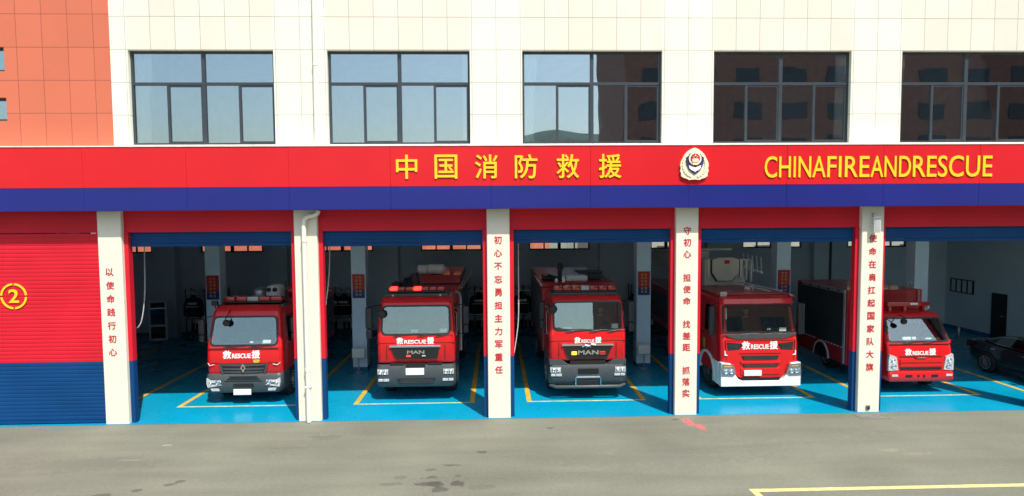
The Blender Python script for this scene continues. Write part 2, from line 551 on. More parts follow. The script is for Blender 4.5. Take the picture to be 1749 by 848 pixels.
# upper wall, one mesh with window openings; pier / spandrel / orange tiles by face
b = MB()
wins = [(4.8 * k + WL, 4.8 * k + WR) for k in range(0, 6)]
small = []
for k in range(3):
    small.append((-3.45 - 2.9 * k, -2.02 - 2.9 * k))
def wall_cell(x0, x1, z0, z1, mi):
    b.mi = mi
    b.box(x0, x1, 0.0, 0.25, z0, z1)
xs = [XL]
# orange wing (x<0.5), with two rows of small windows
edges = sorted([XL, 0.5] + [v for s_ in small for v in s_])
def isin(x, lst): return any(a < x < c for a, c in lst)
for a, c in zip(edges, edges[1:]):
    mid = (a + c) / 2
    if isin(mid, small):
        for z0, z1 in ((5.37, 7.56), (8.12, 8.75), (9.33, ZT)): wall_cell(a, c, z0, z1, 2)
    else:
        wall_cell(a, c, 5.37, ZT, 2)
edges = sorted([0.5, XR] + [v for s_ in wins for v in s_])
for a, c in zip(edges, edges[1:]):
    if isin((a + c) / 2, wins):
        wall_cell(a, c, 5.37, ZW0, 0); wall_cell(a, c, ZW1, ZT, 1)
    else:
        wall_cell(a, c, 5.37, ZT, 0)
bmesh.ops.remove_doubles(b.bm, verts=b.bm.verts, dist=1e-4)
b.build('upper_wall', ['tile_cream', 'tile_beige', 'tile_orange'], ST)
# fascia
b = MB()
b.mi = 0; b.box(XL, XR, -0.345, -0.003, ZB1, ZB2 - .002)
b.mi = 1; b.box(XL, XR, -0.34, -0.003, ZB0 + .003, ZB1 - 0.001)
_x = XL; _r = random.Random(5)
while _x < XR:
    _x1 = min(_x + 2.44, XR); _d = _r.uniform(-.002, .002)
    b.mi = 0; b.box(_x + .002, _x1 - .002, -0.36 + _d, -0.346, ZB1, ZB2, bev=.003, seg=1)
    b.mi = 1; b.box(_x + .002, _x1 - .002, -0.354 + _d, -0.341, ZB0, ZB1 - .003, bev=.003, seg=1)
    _x = _x1
b.mi = 2; b.box(XL, XR, -0.375, -0.004, ZB2 + .002, ZB2 + 0.03)
b.build('fascia_band', ['band_red', 'band_blue', 'sill'], ST)
# pillars
for k in range(-1, 7):
    b = MB(); b.box(P * k, P * k + PW, 0.0, 0.262, 0.0, 5.36, bev=0.012, seg=1)
    b.build('pillar', 'cream', ST)
# door surrounds (red lintel and jambs, blue foot) and roller shutters
def slats(b, x0, x1, y, z0, z1, pitch, split=None, mats=(0, 1), dp=.0045):
    n = max(2, round((z1 - z0) / pitch)); ph = (z1 - z0) / n
    prof = []
    for i in range(n):
        z = z0 + i * ph
        prof += [(y + dp, z), (y - dp * .4, z + ph * .15), (y - dp * .8, z + ph * .5), (y - dp * .4, z + ph * .88)]
    prof.append((y + dp, z1))
    A = [b.bm.verts.new((x0, yy, z)) for yy, z in prof]; B = [b.bm.verts.new((x1, yy, z)) for yy, z in prof]
    for i in range(len(prof) - 1):
        b.mi = mats[0] if split is None or (prof[i][1] + prof[i + 1][1]) / 2 > split else mats[1]
        b._f([A[i], B[i], B[i + 1], A[i + 1]])
doors = []
for k in range(-2, 6):
    x0, x1 = P * k + PW, P * (k + 1)
    b = MB()
    jw = .105
    for a, c in ((x0, x0 + jw), (x1 - jw, x1)):
        b.mi = 0; b.box(a, c, .10, .26, 1.59, 4.82)
        b.mi = 1; b.box(a + .002, c - .002, .102, .258, 0.005, 1.588)
    b.mi = 0
    n = 7
    b.box(x0, x1, .135, .30, 4.822, 5.358)
    slats(b, x0, x1, .12, 4.822, 5.357, .13, dp=.002)
    b.build('door_surround', ['door_red', 'door_blue'], ST)
    b = MB()
    closed = k < 0
    zb = .03 if closed else (4.46, 4.43, 4.475, 4.45, 4.44, 4.45)[k]
    xa, xb = x0 + jw - .03, x1 - jw + .03
    if closed:
        xa, xb = x0 + .012, x1 - .012
        slats(b, xa, xb, .092, .10, 4.80, .098, split=1.6)
        b.mi = 1; b.box(xa, xb, .085, .12, .03, .098)
    else:
        slats(b, xa, xb, .20, zb + .075, 5.0, .098, split=9)
        b.mi = 1; b.box(xa, xb, .19, .235, zb, zb + .073)
    d = b.build('roller_shutter', ['door_red', 'door_blue'], ST)
    doors.append(d)
# number in a broken ring on the closed shutter
nb = MB()
cx, cz, ro, ri = -2.155, 3.26, .325, .275
for q in range(4):
    a0, a1 = q * 90 + 4, q * 90 + 86
    o_, i_ = [], []
    for t in range(13):
        a = R(a0 + (a1 - a0) * t / 12)
        o_.append((cx + ro * math.sin(a), cz + ro * math.cos(a))); i_.append((cx + ri * math.sin(a), cz + ri * math.cos(a)))
    nb.prism(o_ + i_[::-1], 'y', .068, .079)
num = nb.build('door_number', 'yellow', doors[1])
t2 = MB(); t2.bm.free(); t2.bm = fit_text('2', cx - .125, cx + .125, cz - .165, cz + .175, .079, .011, .018)
t2.build('digit', 'yellow', num)

# upper windows: frame, panes, one curtain where the photograph shows one
def window(x0, x1, z0, z1, y, lights=True):
    b = MB()
    f = .055
    b.box(x0, x1, y, y + .07, z1 - f, z1); b.box(x0, x1, y, y + .07, z0, z0 + f)
    b.box(x0, x0 + f, y, y + .07, z0 + f, z1 - f); b.box(x1 - f, x1, y, y + .07, z0 + f, z1 - f)
    if lights:
        xm, zt = (x0 + x1) / 2, z1 - .79
        b.box(xm - .045, xm + .045, y, y + .07, z0 + f, z1 - f)
        for a, c in ((x0 + f, xm - .045), (xm + .045, x1 - f)):
            b.box(a, c, y, y + .07, zt - .035, zt + .035)
            m_ = (a + c) / 2
            b.box(m_ - .03, m_ + .03, y + .003, y + .067, z0 + f, zt - .035)
            # sliding sash rails of the inner half
            s0, s1 = (m_, c) if a < xm - 1 else (m_, c)
            b.box(m_ + .03, c, y + .012, y + .05, zt - .075, zt - .036); b.box(m_ + .03, c, y + .012, y + .05, z0 + f + .001, z0 + f + .04)
            b.box(c - .035, c - .001, y + .012, y + .05, z0 + f + .04, zt - .075)
    o = b.build('window', 'frame', ST)
    g = MB()
    g.box(x0 + .02, x1 - .02, y + .03, y + .036, z0 + .02, z1 - .02)
    g.build('pane', 'glass_win', o)
    if lights and x0 > 8:
        xm, zt = (x0 + x1) / 2, z1 - .79
        for a, c in (((x0 + xm) / 2, xm), (xm, (xm + x1) / 2)):
            q = MB(); q.box(a + .01, c - .01, y + .050, y + .053, z0 + .06, zt - .03); q.build('insect_screen', 'mesh', o)
    return o
for a, c in wins: window(a, c, ZW0, ZW1, .10)
for a, c in small:
    for z0, z1 in ((7.56, 8.12), (8.75, 9.33)): window(a, c, z0, z1, .10, False)
# dark room behind the upper windows
b = MB()
b.box(XL, XR, .252, 6.0, 5.56, 5.70); b.box(XL, XR, .252, 6.0, 9.9, 10.05)
b.box(XL, XR, 6.0, 6.15, 5.56, 10.05); b.box(XL, XL + .15, .252, 6.0, 5.701, 9.899); b.box(XR - .15, XR, .252, 6.0, 5.701, 9.899)
for x in (0.3, 5.0, 9.9, 14.7, 19.5, 24.2): b.box(x, x + .12, .252, 6.0, 5.701, 9.899)
b.build('room_shell', 'room', ST)
# roof slab and rear, so that the block is solid
b = MB(); b.box(XL, XR, .252, 11.5, 12.6, 12.9); b.box(XL, XR, 11.22, 11.45, 5.52, 12.59)
b.build('roof', 'room', ST)
# garage shell: ceiling with beams, back wall with high windows, side walls, columns
b = MB()
b.box(XL, XR, .63, 11.2, 5.36, 5.52)
for k in range(-1, 7): b.box(P * k + .25, P * k + .6, .63, 11.1, 4.95, 5.36)
b.box(XL, XR, 4.85, 5.2, 4.9, 5.358)
b.build('ceiling', 'inside', ST)
bw = [(4.8 * k + 1.70, 4.8 * k + 4.40) for k in range(-2, 6)]
b = MB()
Z0, Z1 = 3.67, 4.75
edges = sorted([XL, XR] + [v for s_ in bw for v in s_])
for a, c in zip(edges, edges[1:]):
    if isin((a + c) / 2, bw):
        b.box(a, c, 11.1, 11.22, .16, Z0); b.box(a, c, 11.1, 11.22, Z1, 5.36)
    else: b.box(a, c, 11.1, 11.22, .16, 5.36)
b.mi = 1; b.box(XL, XR, 11.08, 11.219, 0.005, .16); b.mi = 0
for k in range(-1, 7): b.box(P * k + .0, P * k + .75, 10.75, 11.098, .005, 4.94)
b.build('back_wall', ['inside', 'skirt'], ST)
b = MB()
b.box(30.3, 30.5, .3, 11.1, .16, 5.36)
b.mi = 1; b.box(30.28, 30.499, .3, 11.1, .005, .159)
b.build('side_wall', ['inside', 'skirt'], ST)
b = MB(); b.box(-9.8, -9.6, .3, 11.1, .005, 5.36); b.build('side_wall', 'inside', ST)
for a, c in bw:
    b = MB(); f = .06; y = 11.12
    b.box(a, c, y, y + .06, Z0, Z0 + f); b.box(a, c, y, y + .06, Z1 - f, Z1)
    b.box(a, a + f, y, y + .06, Z0 + f, Z1 - f); b.box(c - f, c, y, y + .06, Z0 + f, Z1 - f)
    xm = (a + c) / 2
    b.box(xm - .07, xm + .07, y, y + .06, Z0 + f, Z1 - f)
    for q in (a + (xm - a) / 2, xm + (c - xm) / 2): b.box(q - .03, q + .03, y, y + .06, Z0 + f, Z1 - f)
    o = b.build('rear_window', 'black', ST)
    g = MB(); g.box(a + .03, c - .03, y + .028, y + .034, Z0 + .03, Z1 - .03)
    g.build('pane', 'glass_rear', o)
for k in range(-1, 6):
    b = MB()
    b.box(P * k + .19, P * k + .665, 4.82, 5.25, .13, 4.9)
    b.mi = 1; b.box(P * k + .186, P * k + .669, 4.816, 5.254, .005, .129)
    b.build('interior_column', ['column', 'skirt'], ST)
# inner door in the right side wall
b = MB(); b.box(30.26, 30.299, 7.9, 8.6, .01, 1.9)
o = b.build('inner_door', 'black', ST)
b = MB(); b.cyl((30.24, 8.0, 1.0), 'x', .02, .06, 8); b.box(30.20, 30.225, 7.98, 8.10, .985, 1.015)
b.build('handle', 'metal', o)
b = MB(); b.tube([(24.72, 10.72, .2), (24.72, 10.72, 4.9)], .05, 8)
b.build('conduit', 'black', ST)

# buildings that are seen through the rear windows and reflected in the glass
def block(name, x0, x1, y0, y1, h, m, label, wx, wz, face):
    r = empty(name, ((x0 + x1) / 2, (y0 + y1) / 2, 0), label, 'building')
    ox, oy = r.location.x, r.location.y
    b = MB(); b.box(x0 - ox, x1 - ox, y0 - oy, y1 - oy, 0, h)
    b.build('wall', m, r)
    b = MB(); b.box(x0 - ox - .2, x1 - ox + .2, y0 - oy - .2, y1 - oy + .2, h + .002, h + .5)
    b.build('roof', 'room', r)
    yf = (y1 - oy + .04) if face > 0 else (y0 - oy - .04)
    x = x0 + 1.5
    while x + wx < x1:
        z = 1.2
        while z + 1.7 < h:
            b = MB(); b.box(x - ox, x - ox + wx, yf - .05, yf + .02, z, z + 1.6)
            wv = b.build('window', 'frame', r)
            g = MB(); g.box(x - ox + .08, x - ox + wx - .08, yf + (.022 if face > 0 else -.056), yf + (.026 if face > 0 else -.052), z + .08, z + 1.52)
            g.build('pane', 'frame', wv)
            z += wz
        x += wx * 1.75
    return r
block('apartment_block', 22.3, 66, -56, -41, 27, 'brick', 'tall red brown brick block across the yard, mirrored in the dark upper windows', 2.6, 3.3, 1)
b = block('annexe', -14, 13.4, 24, 30, 9, mat('annexe_orange', (0.62, 0.16, 0.085), .8), 'low orange rendered building behind the garage, seen through the high rear windows', 2.2, 4.4, -1)
block('annexe', 17, 44, 30, 36, 9, mat('annexe_pale', (0.42, 0.40, 0.34), .8), 'low pale building behind the right hand bays, seen through the high rear windows', 2.2, 4.4, -1)

# ------------------------------------------------------------------ curtains
def curtain(x, wd, label, y=.165, z0=6.93, z1=9.25):
    b = MB(); n = 26; rows = []
    for z in (z0, z0 + .8, z1 - 1.1, z1 - .5, z1):
        k = 1.0 if z > z1 - .6 else .8
        rows.append([(x + wd * k * i / n, y + .022 * math.sin(i * 1.25 + z), z) for i in range(n + 1)])
    b.loft(rows, False, False)
    b.bm.faces.ensure_lookup_table()
    o = b.build('curtain', 'curtain', smooth=True)
    sm = o.modifiers.new('thickness', 'SOLIDIFY'); sm.thickness = .004
    return tag(o, label, 'curtain', 'curtains behind the upper windows')
curtain(.98, .42, 'white curtain gathered at the left edge of the upper window nearest the orange wall')
curtain(9.02, .2, 'narrow white curtain at the right edge of the second tall window from the orange wall')
curtain(10.55, .33, 'white curtain at the left edge of the window with hills mirrored beside it')
curtain(18.5, .3, 'white curtain at the right end of the dark window above the yellow Latin lettering')
curtain(20.15, .14, 'thin strip of white curtain at the left end of the rightmost upper window')

# ------------------------------------------------------------------ lettering, emblem, slogans
sg = empty('fascia_sign', (10.1, -.36, 6.0), 'raised yellow Chinese characters on the red fascia', 'sign')
for ch, cxx, hh in zip('中国消防救援', (7.68, 8.63, 9.61, 10.58, 11.60, 12.64), (.56,) * 6):
    wv = .54 if ch != '中' else .50
    text_part('character', ch, cxx - wv / 2 - 10.1, cxx + wv / 2 - 10.1, 6.09 - 6.0, 6.66 - 6.0, -.001, .022, 'yellow', sg, .0, False, .007)
    for dz in (): pass
sg2 = empty('fascia_sign', (19.35, -.36, 6.0), 'raised yellow condensed Latin capitals on the red fascia', 'sign')
bm = fit_text('CHINA FIRE AND RESCUE'.replace(' ', ''), 16.47 - 19.35, 22.22 - 19.35, .07, .60, -.001, .022, .004)
gl = split_letters(bm)
# tighten into the photograph's word groups
words = [5, 4, 3, 6]
spans = [(16.47, 17.86), (17.90, 19.05), (19.10, 20.19), (20.22, 22.22)]
i = 0
spans = [(16.47, 18.00), (18.04, 19.10), (19.13, 20.15), (20.20, 22.22)]
for n_, (sa, sb) in zip(words, spans):
    ws = gl[i:i + n_]; i += n_
    x_min = min(v.co.x for q in ws for v in q.verts); x_max = max(v.co.x for q in ws for v in q.verts)
    for q in ws:
        for v in q.verts: v.co.x = (sa - 19.35) + (v.co.x - x_min) / (x_max - x_min) * (sb - sa)
        mb = MB(); mb.bm.free(); mb.bm = q
        mb.build('letter', 'yellow', sg2)
# badge
em = empty('badge', (14.71, -.36, 6.41), 'cream and gold fire service badge with a blue shield on the red fascia', 'emblem')
b = MB()
pts = []
base_out = [(0, .40), (.09, .365), (.18, .30), (.25, .22), (.295, .13), (.335, .05), (.352, -.03), (.335, -.10), (.35, -.17), (.325, -.22), (.325, -.29), (.26, -.335), (.16, -.365), (.14, -.385), (0, -.375)]
pts = base_out + [(-x, z) for x, z in base_out[-2:0:-1]]
b.prism(pts, 'y', -.06, .005)
b.build('wreath', 'gold', em)
for sgn in (-1, 1):
    b = MB()
    for k in range(11):
        a = R(20 + k * 14)
        px, pz = sgn * .275 * math.sin(a) * (1.02), .0 - .30 * -math.cos(a) * 1.0
        b.cyl((px, -.065, pz * .95 - .02), 'y', .035, .03, 8)
    b.build('leaf_relief', 'gold', em, smooth=True)
b = MB()
sh = [(0, .30), (.07, .27), (.14, .245), (.16, .20), (.225, .155), (.21, .0), (.15, -.13), (.08, -.20), (0, -.25)]
b.prism(sh + [(-x, z) for x, z in sh[-2:0:-1]], 'y', -.083, -.058)
b.build('shield', 'emblem_blue', em)
b = MB(); b.cyl((0, -.09, .13), 'y', .155, .03, 28)
b.build('disc_ring', 'gold', em)
b = MB(); b.cyl((0, -.10, .135), 'y', .115, .03, 24)
b.build('disc', 'emblem_red', em)
b = MB()
for (sx, sz, sr) in ((0, .205, .03), (-.055, .175, .016), (.055, .175, .016), (-.03, .155, .014), (.03, .155, .014)):
    st = []
    for k in range(10):
        r_ = sr if k % 2 == 0 else sr * .45
        st.append((sx + r_ * math.sin(k * math.pi / 5), sz + r_ * math.cos(k * math.pi / 5)))
    b.prism(st, 'y', -.125, -.112)
b.box(-.075, .075, -.125, -.112, .05, .105); b.prism([(-.095, .105), (.095, .105), (.05, .13), (-.05, .13)], 'y', -.125, -.112)
b.box(-.06, .06, -.125, -.1, -.025, .03)
b.build('star_relief', 'gold', em)
b = MB(); b.prism([(-.11, -.005), (-.06, -.045), (.06, -.045), (.11, -.005), (.08, .02), (-.08, .02)], 'y', -.098, -.08)
b.build('ribbon', 'emblem_red', em)
b = MB()
b.prism([(-.15, -.03), (-.09, -.055), (0, -.085), (.09, -.055), (.15, -.03), (.14, -.10), (.09, -.15), (.035, -.17), (0, -.20), (-.035, -.17), (-.09, -.15), (-.14, -.10)], 'y', -.10, -.08)
b.build('wing_relief', 'white', em)

def slogan(k, xc, z0, z1, chars, label):
    """vertical slogan, one character below the other; a space leaves a gap"""
    r = empty('slogan_sign', (xc, 0, z0), label, 'sign')
    n = len(chars); st = (z1 - z0) / (n - 1)
    for i, ch in enumerate(chars):
        if ch == ' ': continue
        zc = (z1 - z0) - i * st
        text_part('character', ch, -.095, .095, zc - .095, zc + .095, -.001, .006, 'red_text', r, 0, True, .004)
slogan(0, .255, 1.84, 3.85, '以使命践行初心', 'vertical red slogan of seven characters on the pillar beside the closed shutter')
slogan(2, 9.88, 1.26, 4.57, '初心不忘勇担主力军重任', 'vertical red slogan of eleven characters on the pillar between the second and third open bays')
slogan(3, 14.69, .58, 4.77, '守初心 担使命 找差距 抓落实', 'vertical red slogan in four groups on the pillar with pink paint at its foot')
slogan(4, 19.49, 1.20, 4.54, '使命在肩扛起国家队大旗', 'vertical red slogan of eleven characters on the pillar under the floodlight')

# ------------------------------------------------------------------ drainpipes, floodlight, socket
b = MB(); b.tube([(5.47, -.06, 13.0), (5.44, -.06, 6.91)], .058, 12)
for z in (8.9, 7.0, 10.9): b.cyl((5.45, -.06, z), 'z', .068, .07, 12)
tag(b.build('drainpipe', 'pipe', smooth=True), 'cream drainpipe running down the tiled wall above the fascia', 'pipe')
b = MB(); b.tube([(5.44, -.08, 5.34), (5.42, -.08, 5.27), (5.34, -.09, 5.22), (5.18, -.09, 5.19), (5.10, -.09, 5.12), (5.08, -.09, 5.0), (5.085, -.09, .02)], .058, 12)
for z in (4.6, 1.35): b.cyl((5.083, -.09, z), 'z', .07, .07, 12)
b.box(5.02, 5.15, -.15, -.0, .9, .94)
tag(b.build('drainpipe', 'pipe', smooth=True), 'cream drainpipe with an elbow at the top of the pillar right of the small truck', 'pipe')
fl = empty('floodlight', (19.5, -.0, 4.9), 'white rectangular floodlight bracketed to the top of the slogan pillar', 'lamp')
b = MB(); b.box(-.085, .085, -.16, -.08, -.21, .2, bev=.02); b.build('housing', 'white', fl)
b = MB(); b.box(-.062, .062, -.168, -.158, -.17, .16); b.build('lens', 'lightbar_clear', fl)
b = MB(); b.tube([(-.05, -.08, .12), (-.06, -.03, .26), (-.02, -.002, .28)], .018, 6); b.build('bracket', 'metal', fl)
sk = empty('outlet_box', (19.47, 0, .06), 'small grey outlet box at the foot of the floodlit pillar', 'outlet')
b = MB(); b.box(-.05, .05, -.03, -.001, .02, .13, bev=.006); b.build('box', 'cover', sk)
b = MB(); b.box(-.025, .025, -.038, -.029, .04, .10); b.build('flap', 'black', sk)
def cover(x, y, wx, wy, label):
    b = MB(); b.box(x - wx / 2, x + wx / 2, y - wy / 2, y + wy / 2, .001, .010, bev=.003)
    b.box(x - wx / 2 + .05, x + wx / 2 - .05, y - wy / 2 + .04, y + wy / 2 - .04, .005, .013)
    tag(b.build('inspection_cover', 'cover'), label, 'cover')
b = MB()
b.box(19.0, 19.75, -.50, -.12, .001, .008)
tag(b.build('inspection_cover', 'cover'), 'flat grey cover slab in the yard at the foot of the floodlit pillar', 'cover')
M_['cover2'] = ground_mat('cover_worn', (0.166, 0.166, 0.128), [], [])
b = MB(); b.box(4.75, 5.55, -1.7, -1.15, .001, .005)
tag(b.build('inspection_cover', 'cover2'), 'faint square cover in the yard in front of the drainpipe pillar', 'cover')

# ------------------------------------------------------------------ things inside the garage
POSTW = ('first column behind the smallest truck', 'column left of the truck with lit red lamps', 'column right of the truck with an amber lamp',
         'column right of the ladder platform truck')
for k, zt, zs in ((0, 3.27, 2.47), (1, 3.27, 2.47), (3, 3.29, 2.47), (4, 3.30, 2.48)):
    x = P * k + .427
    r = empty('poster_board', (x, 4.815, zs), 'red and blue poster on the ' + POSTW[(0, 1, 3, 4).index(k)] , 'poster', 'poster boards on the columns')
    b = MB(); b.box(-.2, .2, -.03, .0, .28, .8); b.build('upper_panel', 'poster_red', r)
    b = MB(); b.box(-.2, .2, -.0298, .0, 0, .279); b.build('lower_panel', 'poster_blue', r)
    for sx, col in ((-.06, '对党忠诚纪律'), (.06, '赴汤蹈火竭诚')):
        for i, ch in enumerate(col):
            zc = .70 - i * .112 - (.02 if i > 3 else 0)
            text_part('character', ch, sx - .035, sx + .035, zc - .036, zc + .036, -.030, .003, 'poster_text', r, 0, True, .003)
def info_stand(x, label):
    r = empty('info_stand', (x, 4.55, .005), label, 'stand', 'info stands at the columns')
    b = MB(); b.cyl((0, 0, .02), 'z', .13, .03, 18); b.build('base', 'metal', r)
    b = MB(); b.tube([(0, 0, .03), (0, 0, .52)], .018, 8); b.build('post', 'metal', r)
    b = MB(); b.box(-.215, .215, -.02, .02, .49, .83, bev=.01); b.build('frame', 'metal', r)
    b = MB(); b.box(-.19, .19, -.026, -.019, .515, .805); b.build('sheet', 'plate', r)
info_stand(5.24, 'low sign stand in front of the column between the two left trucks')
info_stand(14.78, 'low sign stand in front of the column right of the truck with the amber lamp')
b = MB()
def hose(pts, label):
    # smooth the polyline
    P_ = [Vector(p) for p in pts]; out = []
    for i in range(len(P_) - 1):
        p0, p1, p2, p3 = P_[max(i - 1, 0)], P_[i], P_[i + 1], P_[min(i + 2, len(P_) - 1)]
        for t in range(6):
            u = t / 6
            out.append(.5 * ((2 * p1) + (p2 - p0) * u + (2 * p0 - 5 * p1 + 4 * p2 - p3) * u * u + (3 * p1 - p0 - 3 * p2 + p3) * u ** 3))
    out.append(P_[-1])
    b = MB(); b.tube(out, .014, 8)
    tag(b.build('air_hose', 'silver_tape', smooth=True), label, 'hose', 'white air hoses hanging from the ceiling')
hose([(.56, 1.0, 5.3), (.52, 1.0, 4.14), (.49, 1.0, 3.21), (.40, 1.0, 2.55), (.28, 1.0, 2.28), (.10, 1.0, 2.27)], 'white air hose curling to the pillar in the bay nearest the closed shutter')
hose([(5.42, 1.0, 5.3), (5.39, 1.0, 4.26), (5.34, 1.0, 3.47), (5.19, 1.0, 2.44)], 'white air hose hanging inside the bay right of the drainpipe')
hose([(10.45, 1.0, 5.3), (10.43, 1.0, 4.21), (10.43, 1.0, 2.78), (10.40, 1.0, 2.14), (10.30, 1.0, 1.45)], 'white air hose hanging left of the truck with the amber lamp')
ld = empty('glazed_door', (-4.54, 10.2, .006), 'loose glazed door with a pale frame standing against the back wall of the leftmost open bay', 'door', rz=R(6))
b = MB()
b.box(-.36, .36, -.02, .02, 0, .07); b.box(-.36, .36, -.02, .02, 1.62, 1.69); b.box(-.36, -.29, -.02, .02, .07, 1.62); b.box(.29, .36, -.02, .02, .07, 1.62); b.box(-.29, .29, -.02, .02, .58, .67)
b.build('frame', 'white', ld)
b = MB(); b.box(-.285, .285, -.004, .004, .075, .575); b.box(-.285, .285, -.004, .004, .675, 1.615); b.build('pane', 'glass_side', ld)
# gear racks with jackets
def rack(x, wd, label):
    r = empty('gear_rack', (x, 10.15, .005), label, 'rack', 'gear racks along the back wall')
    b = MB()
    for sx in (-wd / 2, 0, wd / 2):
        b.box(sx - .02, sx + .02, -.25, -.21, 0, 2.2); b.box(sx - .02, sx + .02, .21, .25, 0, 2.2)
    b.build('upright', 'black', r)
    for z in (.35, 2.0):
        b = MB(); b.box(-wd / 2, wd / 2, -.25, .25, z, z + .03); b.build('shelf', 'metal' if z > 1 else 'black', r)
    b = MB(); b.tube([(-wd / 2, -.12, 1.93), (wd / 2, -.12, 1.93)], .015, 6); b.build('rail', 'metal', r)
def jacket(x, y, label):
    r = empty('turnout_jacket', (x, y, .95), label, 'jacket', 'turnout jackets on the racks')
    b = MB(); rings = []
    for z, wv, dv in ((0, .29, .13), (.25, .27, .13), (.6, .26, .13), (.78, .27, .12), (.88, .17, .09), (.95, .08, .07), (1.0, .085, .075)):
        rings.append([(wv * math.copysign(abs(math.cos(t)) ** .6, math.cos(t)), dv * math.copysign(abs(math.sin(t)) ** .8, math.sin(t)), z) for t in [2 * math.pi * q / 20 for q in range(20)]])
    b.loft(rings)
    for s_ in (-1, 1):
        b.tube([(s_ * .20, 0, .82), (s_ * .30, -.01, .70), (s_ * .345, -.02, .45), (s_ * .35, -.05, .12)], [.09, .085, .075, .065], 12)
    b.build('body', 'cloth', r, smooth=True)
    for z in (.04, .50):
        b = MB(); b.box(-.27, .27, -.142, -.134, z, z + .035); b.build('reflective_stripe', 'silver_tape', r)
    text_part('lettering', '中国消防', -.2, .2, .60, .70, -.136, .006, 'white', r, 0, False, .006)
for x, wd, lab in ((-2.4, 1.6, 'dark gear rack at the back wall left of the smallest truck'), (2.9, 1.7, 'dark gear rack at the back wall right of the drainpipe pillar'),
                   (8.9, 1.2, 'dark gear rack at the back wall behind the truck with lit red lamps'), (11.0, 1.3, 'dark gear rack at the back wall left of the truck with the amber lamp'),
                   (16.4, 1.6, 'dark gear rack at the back wall right of the truck with the amber lamp')):
    rack(x, wd, lab)
for x, lab in ((-2.92, 'black turnout jacket with white lettering left of the smallest truck'), (2.45, 'black turnout jacket on the left end of the rack right of the drainpipe pillar'),
               (3.36, 'black turnout jacket with white lettering left of the truck with lit red lamps'), (9.08, 'black turnout jacket right of the truck with lit red lamps'),
               (10.93, 'black turnout jacket left of the truck with the amber lamp'), (15.93, 'black turnout jacket just left of the column right of the amber lamp truck'),
               (16.74, 'black turnout jacket just right of the column right of the amber lamp truck')):
    jacket(x, 10.02, lab)
hp = MB()
rings = []
for t in range(9):
    a = t / 8 * math.pi / 2; rings.append([(.14 * math.cos(a) * math.cos(q * math.pi / 8) , .17 * math.cos(a) * math.sin(q * math.pi / 8), .15 * math.sin(a) + .02) for q in range(16)])
hp.loft(rings[:-1])
hp.loft([[(r_ * .19 * math.cos(q * math.pi / 8), r_ * .23 * math.sin(q * math.pi / 8), z) for q in range(16)] for r_, z in ((.7, .02), (1, .0), (1, .012), (.7, .03))])
tag(hp.build('fire_helmet', 'lightbar_red', smooth=True, loc=(15.9, 10.1, 2.035)), 'red helmet on the rack beside the column right of the amber lamp truck', 'helmet')
def helmet(x, z, lab, grp, m='cloth'):
    h = MB(); rg = []
    for t in range(8):
        a = t / 8 * math.pi / 2; rg.append([(.14 * math.cos(a) * math.cos(q * math.pi / 8), .17 * math.cos(a) * math.sin(q * math.pi / 8), .15 * math.sin(a) + .02) for q in range(16)])
    h.loft(rg)
    h.loft([[(r_ * .18 * math.cos(q * math.pi / 8), r_ * .22 * math.sin(q * math.pi / 8), zz) for q in range(16)] for r_, zz in ((.7, .02), (1, .0), (1, .012), (.7, .03))])
    return tag(h.build('fire_helmet', m, smooth=True, loc=(x, 10.12, z)), lab, 'helmet', grp)
def boots(x, lab, grp):
    for dx in (-.09, .09):
        b = MB()
        b.tube([(0, 0, .02), (0, .0, .12), (0, .01, .34)], [.06, .058, .068], 10); b.tube([(0, .0, .05), (0, -.12, .045), (0, -.19, .035)], [.05, .048, .03], 10)
        tag(b.build('rubber_boot', 'rubber', smooth=True, loc=(x + dx, 10.05, .39)), lab, 'boot', grp)
for x, wd, where in ((-2.4, 1.6, 'left of the smallest truck'), (2.9, 1.7, 'right of the drainpipe pillar'), (8.9, 1.2, 'behind the truck with lit red lamps'),
                     (11.0, 1.3, 'left of the amber lamp truck')):
    for k in range(4):
        helmet(x - wd / 2 + .22 + k * (wd - .44) / 3, 2.04, 'pale helmet on top of the rack ' + where, 'helmets on the rack ' + where, 'metal')
    for k in range(3):
        boots(x - wd / 2 + .3 + k * (wd - .6) / 2, 'black rubber boot low on the rack ' + where, 'boots on the rack ' + where)
for x, lab in ((-1.9, 'black turnout jacket at the right end of the rack left of the smallest truck'), (2.9, 'black turnout jacket in the middle of the rack right of the drainpipe pillar')):
    jacket(x, 10.02, lab)
pf = empty('picture_frame', (30.27, 10.15, 1.98), 'black four pane picture frame on the right garage wall', 'frame')
b = MB()
for yy in (-.6, -.3, 0, .3, .6): b.box(-.02, .02, yy - .03, yy + .03, -.26, .26)
b.box(-.021, .021, -.63, .63, -.30, -.26); b.box(-.021, .021, -.63, .63, .26, .30)
b.build('frame', 'black', pf)
b = MB(); b.box(.0, .015, -.6, .6, -.26, .26); b.build('picture', 'inside', pf)
cn = MB(); cn.lathe([(0, .07), (.02, .075), (.30, .075), (.36, .05), (.40, .025), (.46, .025)], (29.25, 9.0, .006), 'z', 16)
tag(cn.build('canister', 'metal', smooth=True), 'small grey canister on the floor near the right garage wall', 'canister')

#@@TRUCKS
# ------------------------------------------------------------------ fire trucks
ARC = 5
def lerp_levels(levels, z):
    """(z, half width, front y) interpolated"""
    if z <= levels[0][0]: return levels[0]
    for a, c in zip(levels, levels[1:]):
        if z <= c[0]:
            t = (z - a[0]) / (c[0] - a[0] or 1)
            return (z, a[1] + (c[1] - a[1]) * t, a[2] + (c[2] - a[2]) * t)
    return levels[-1]

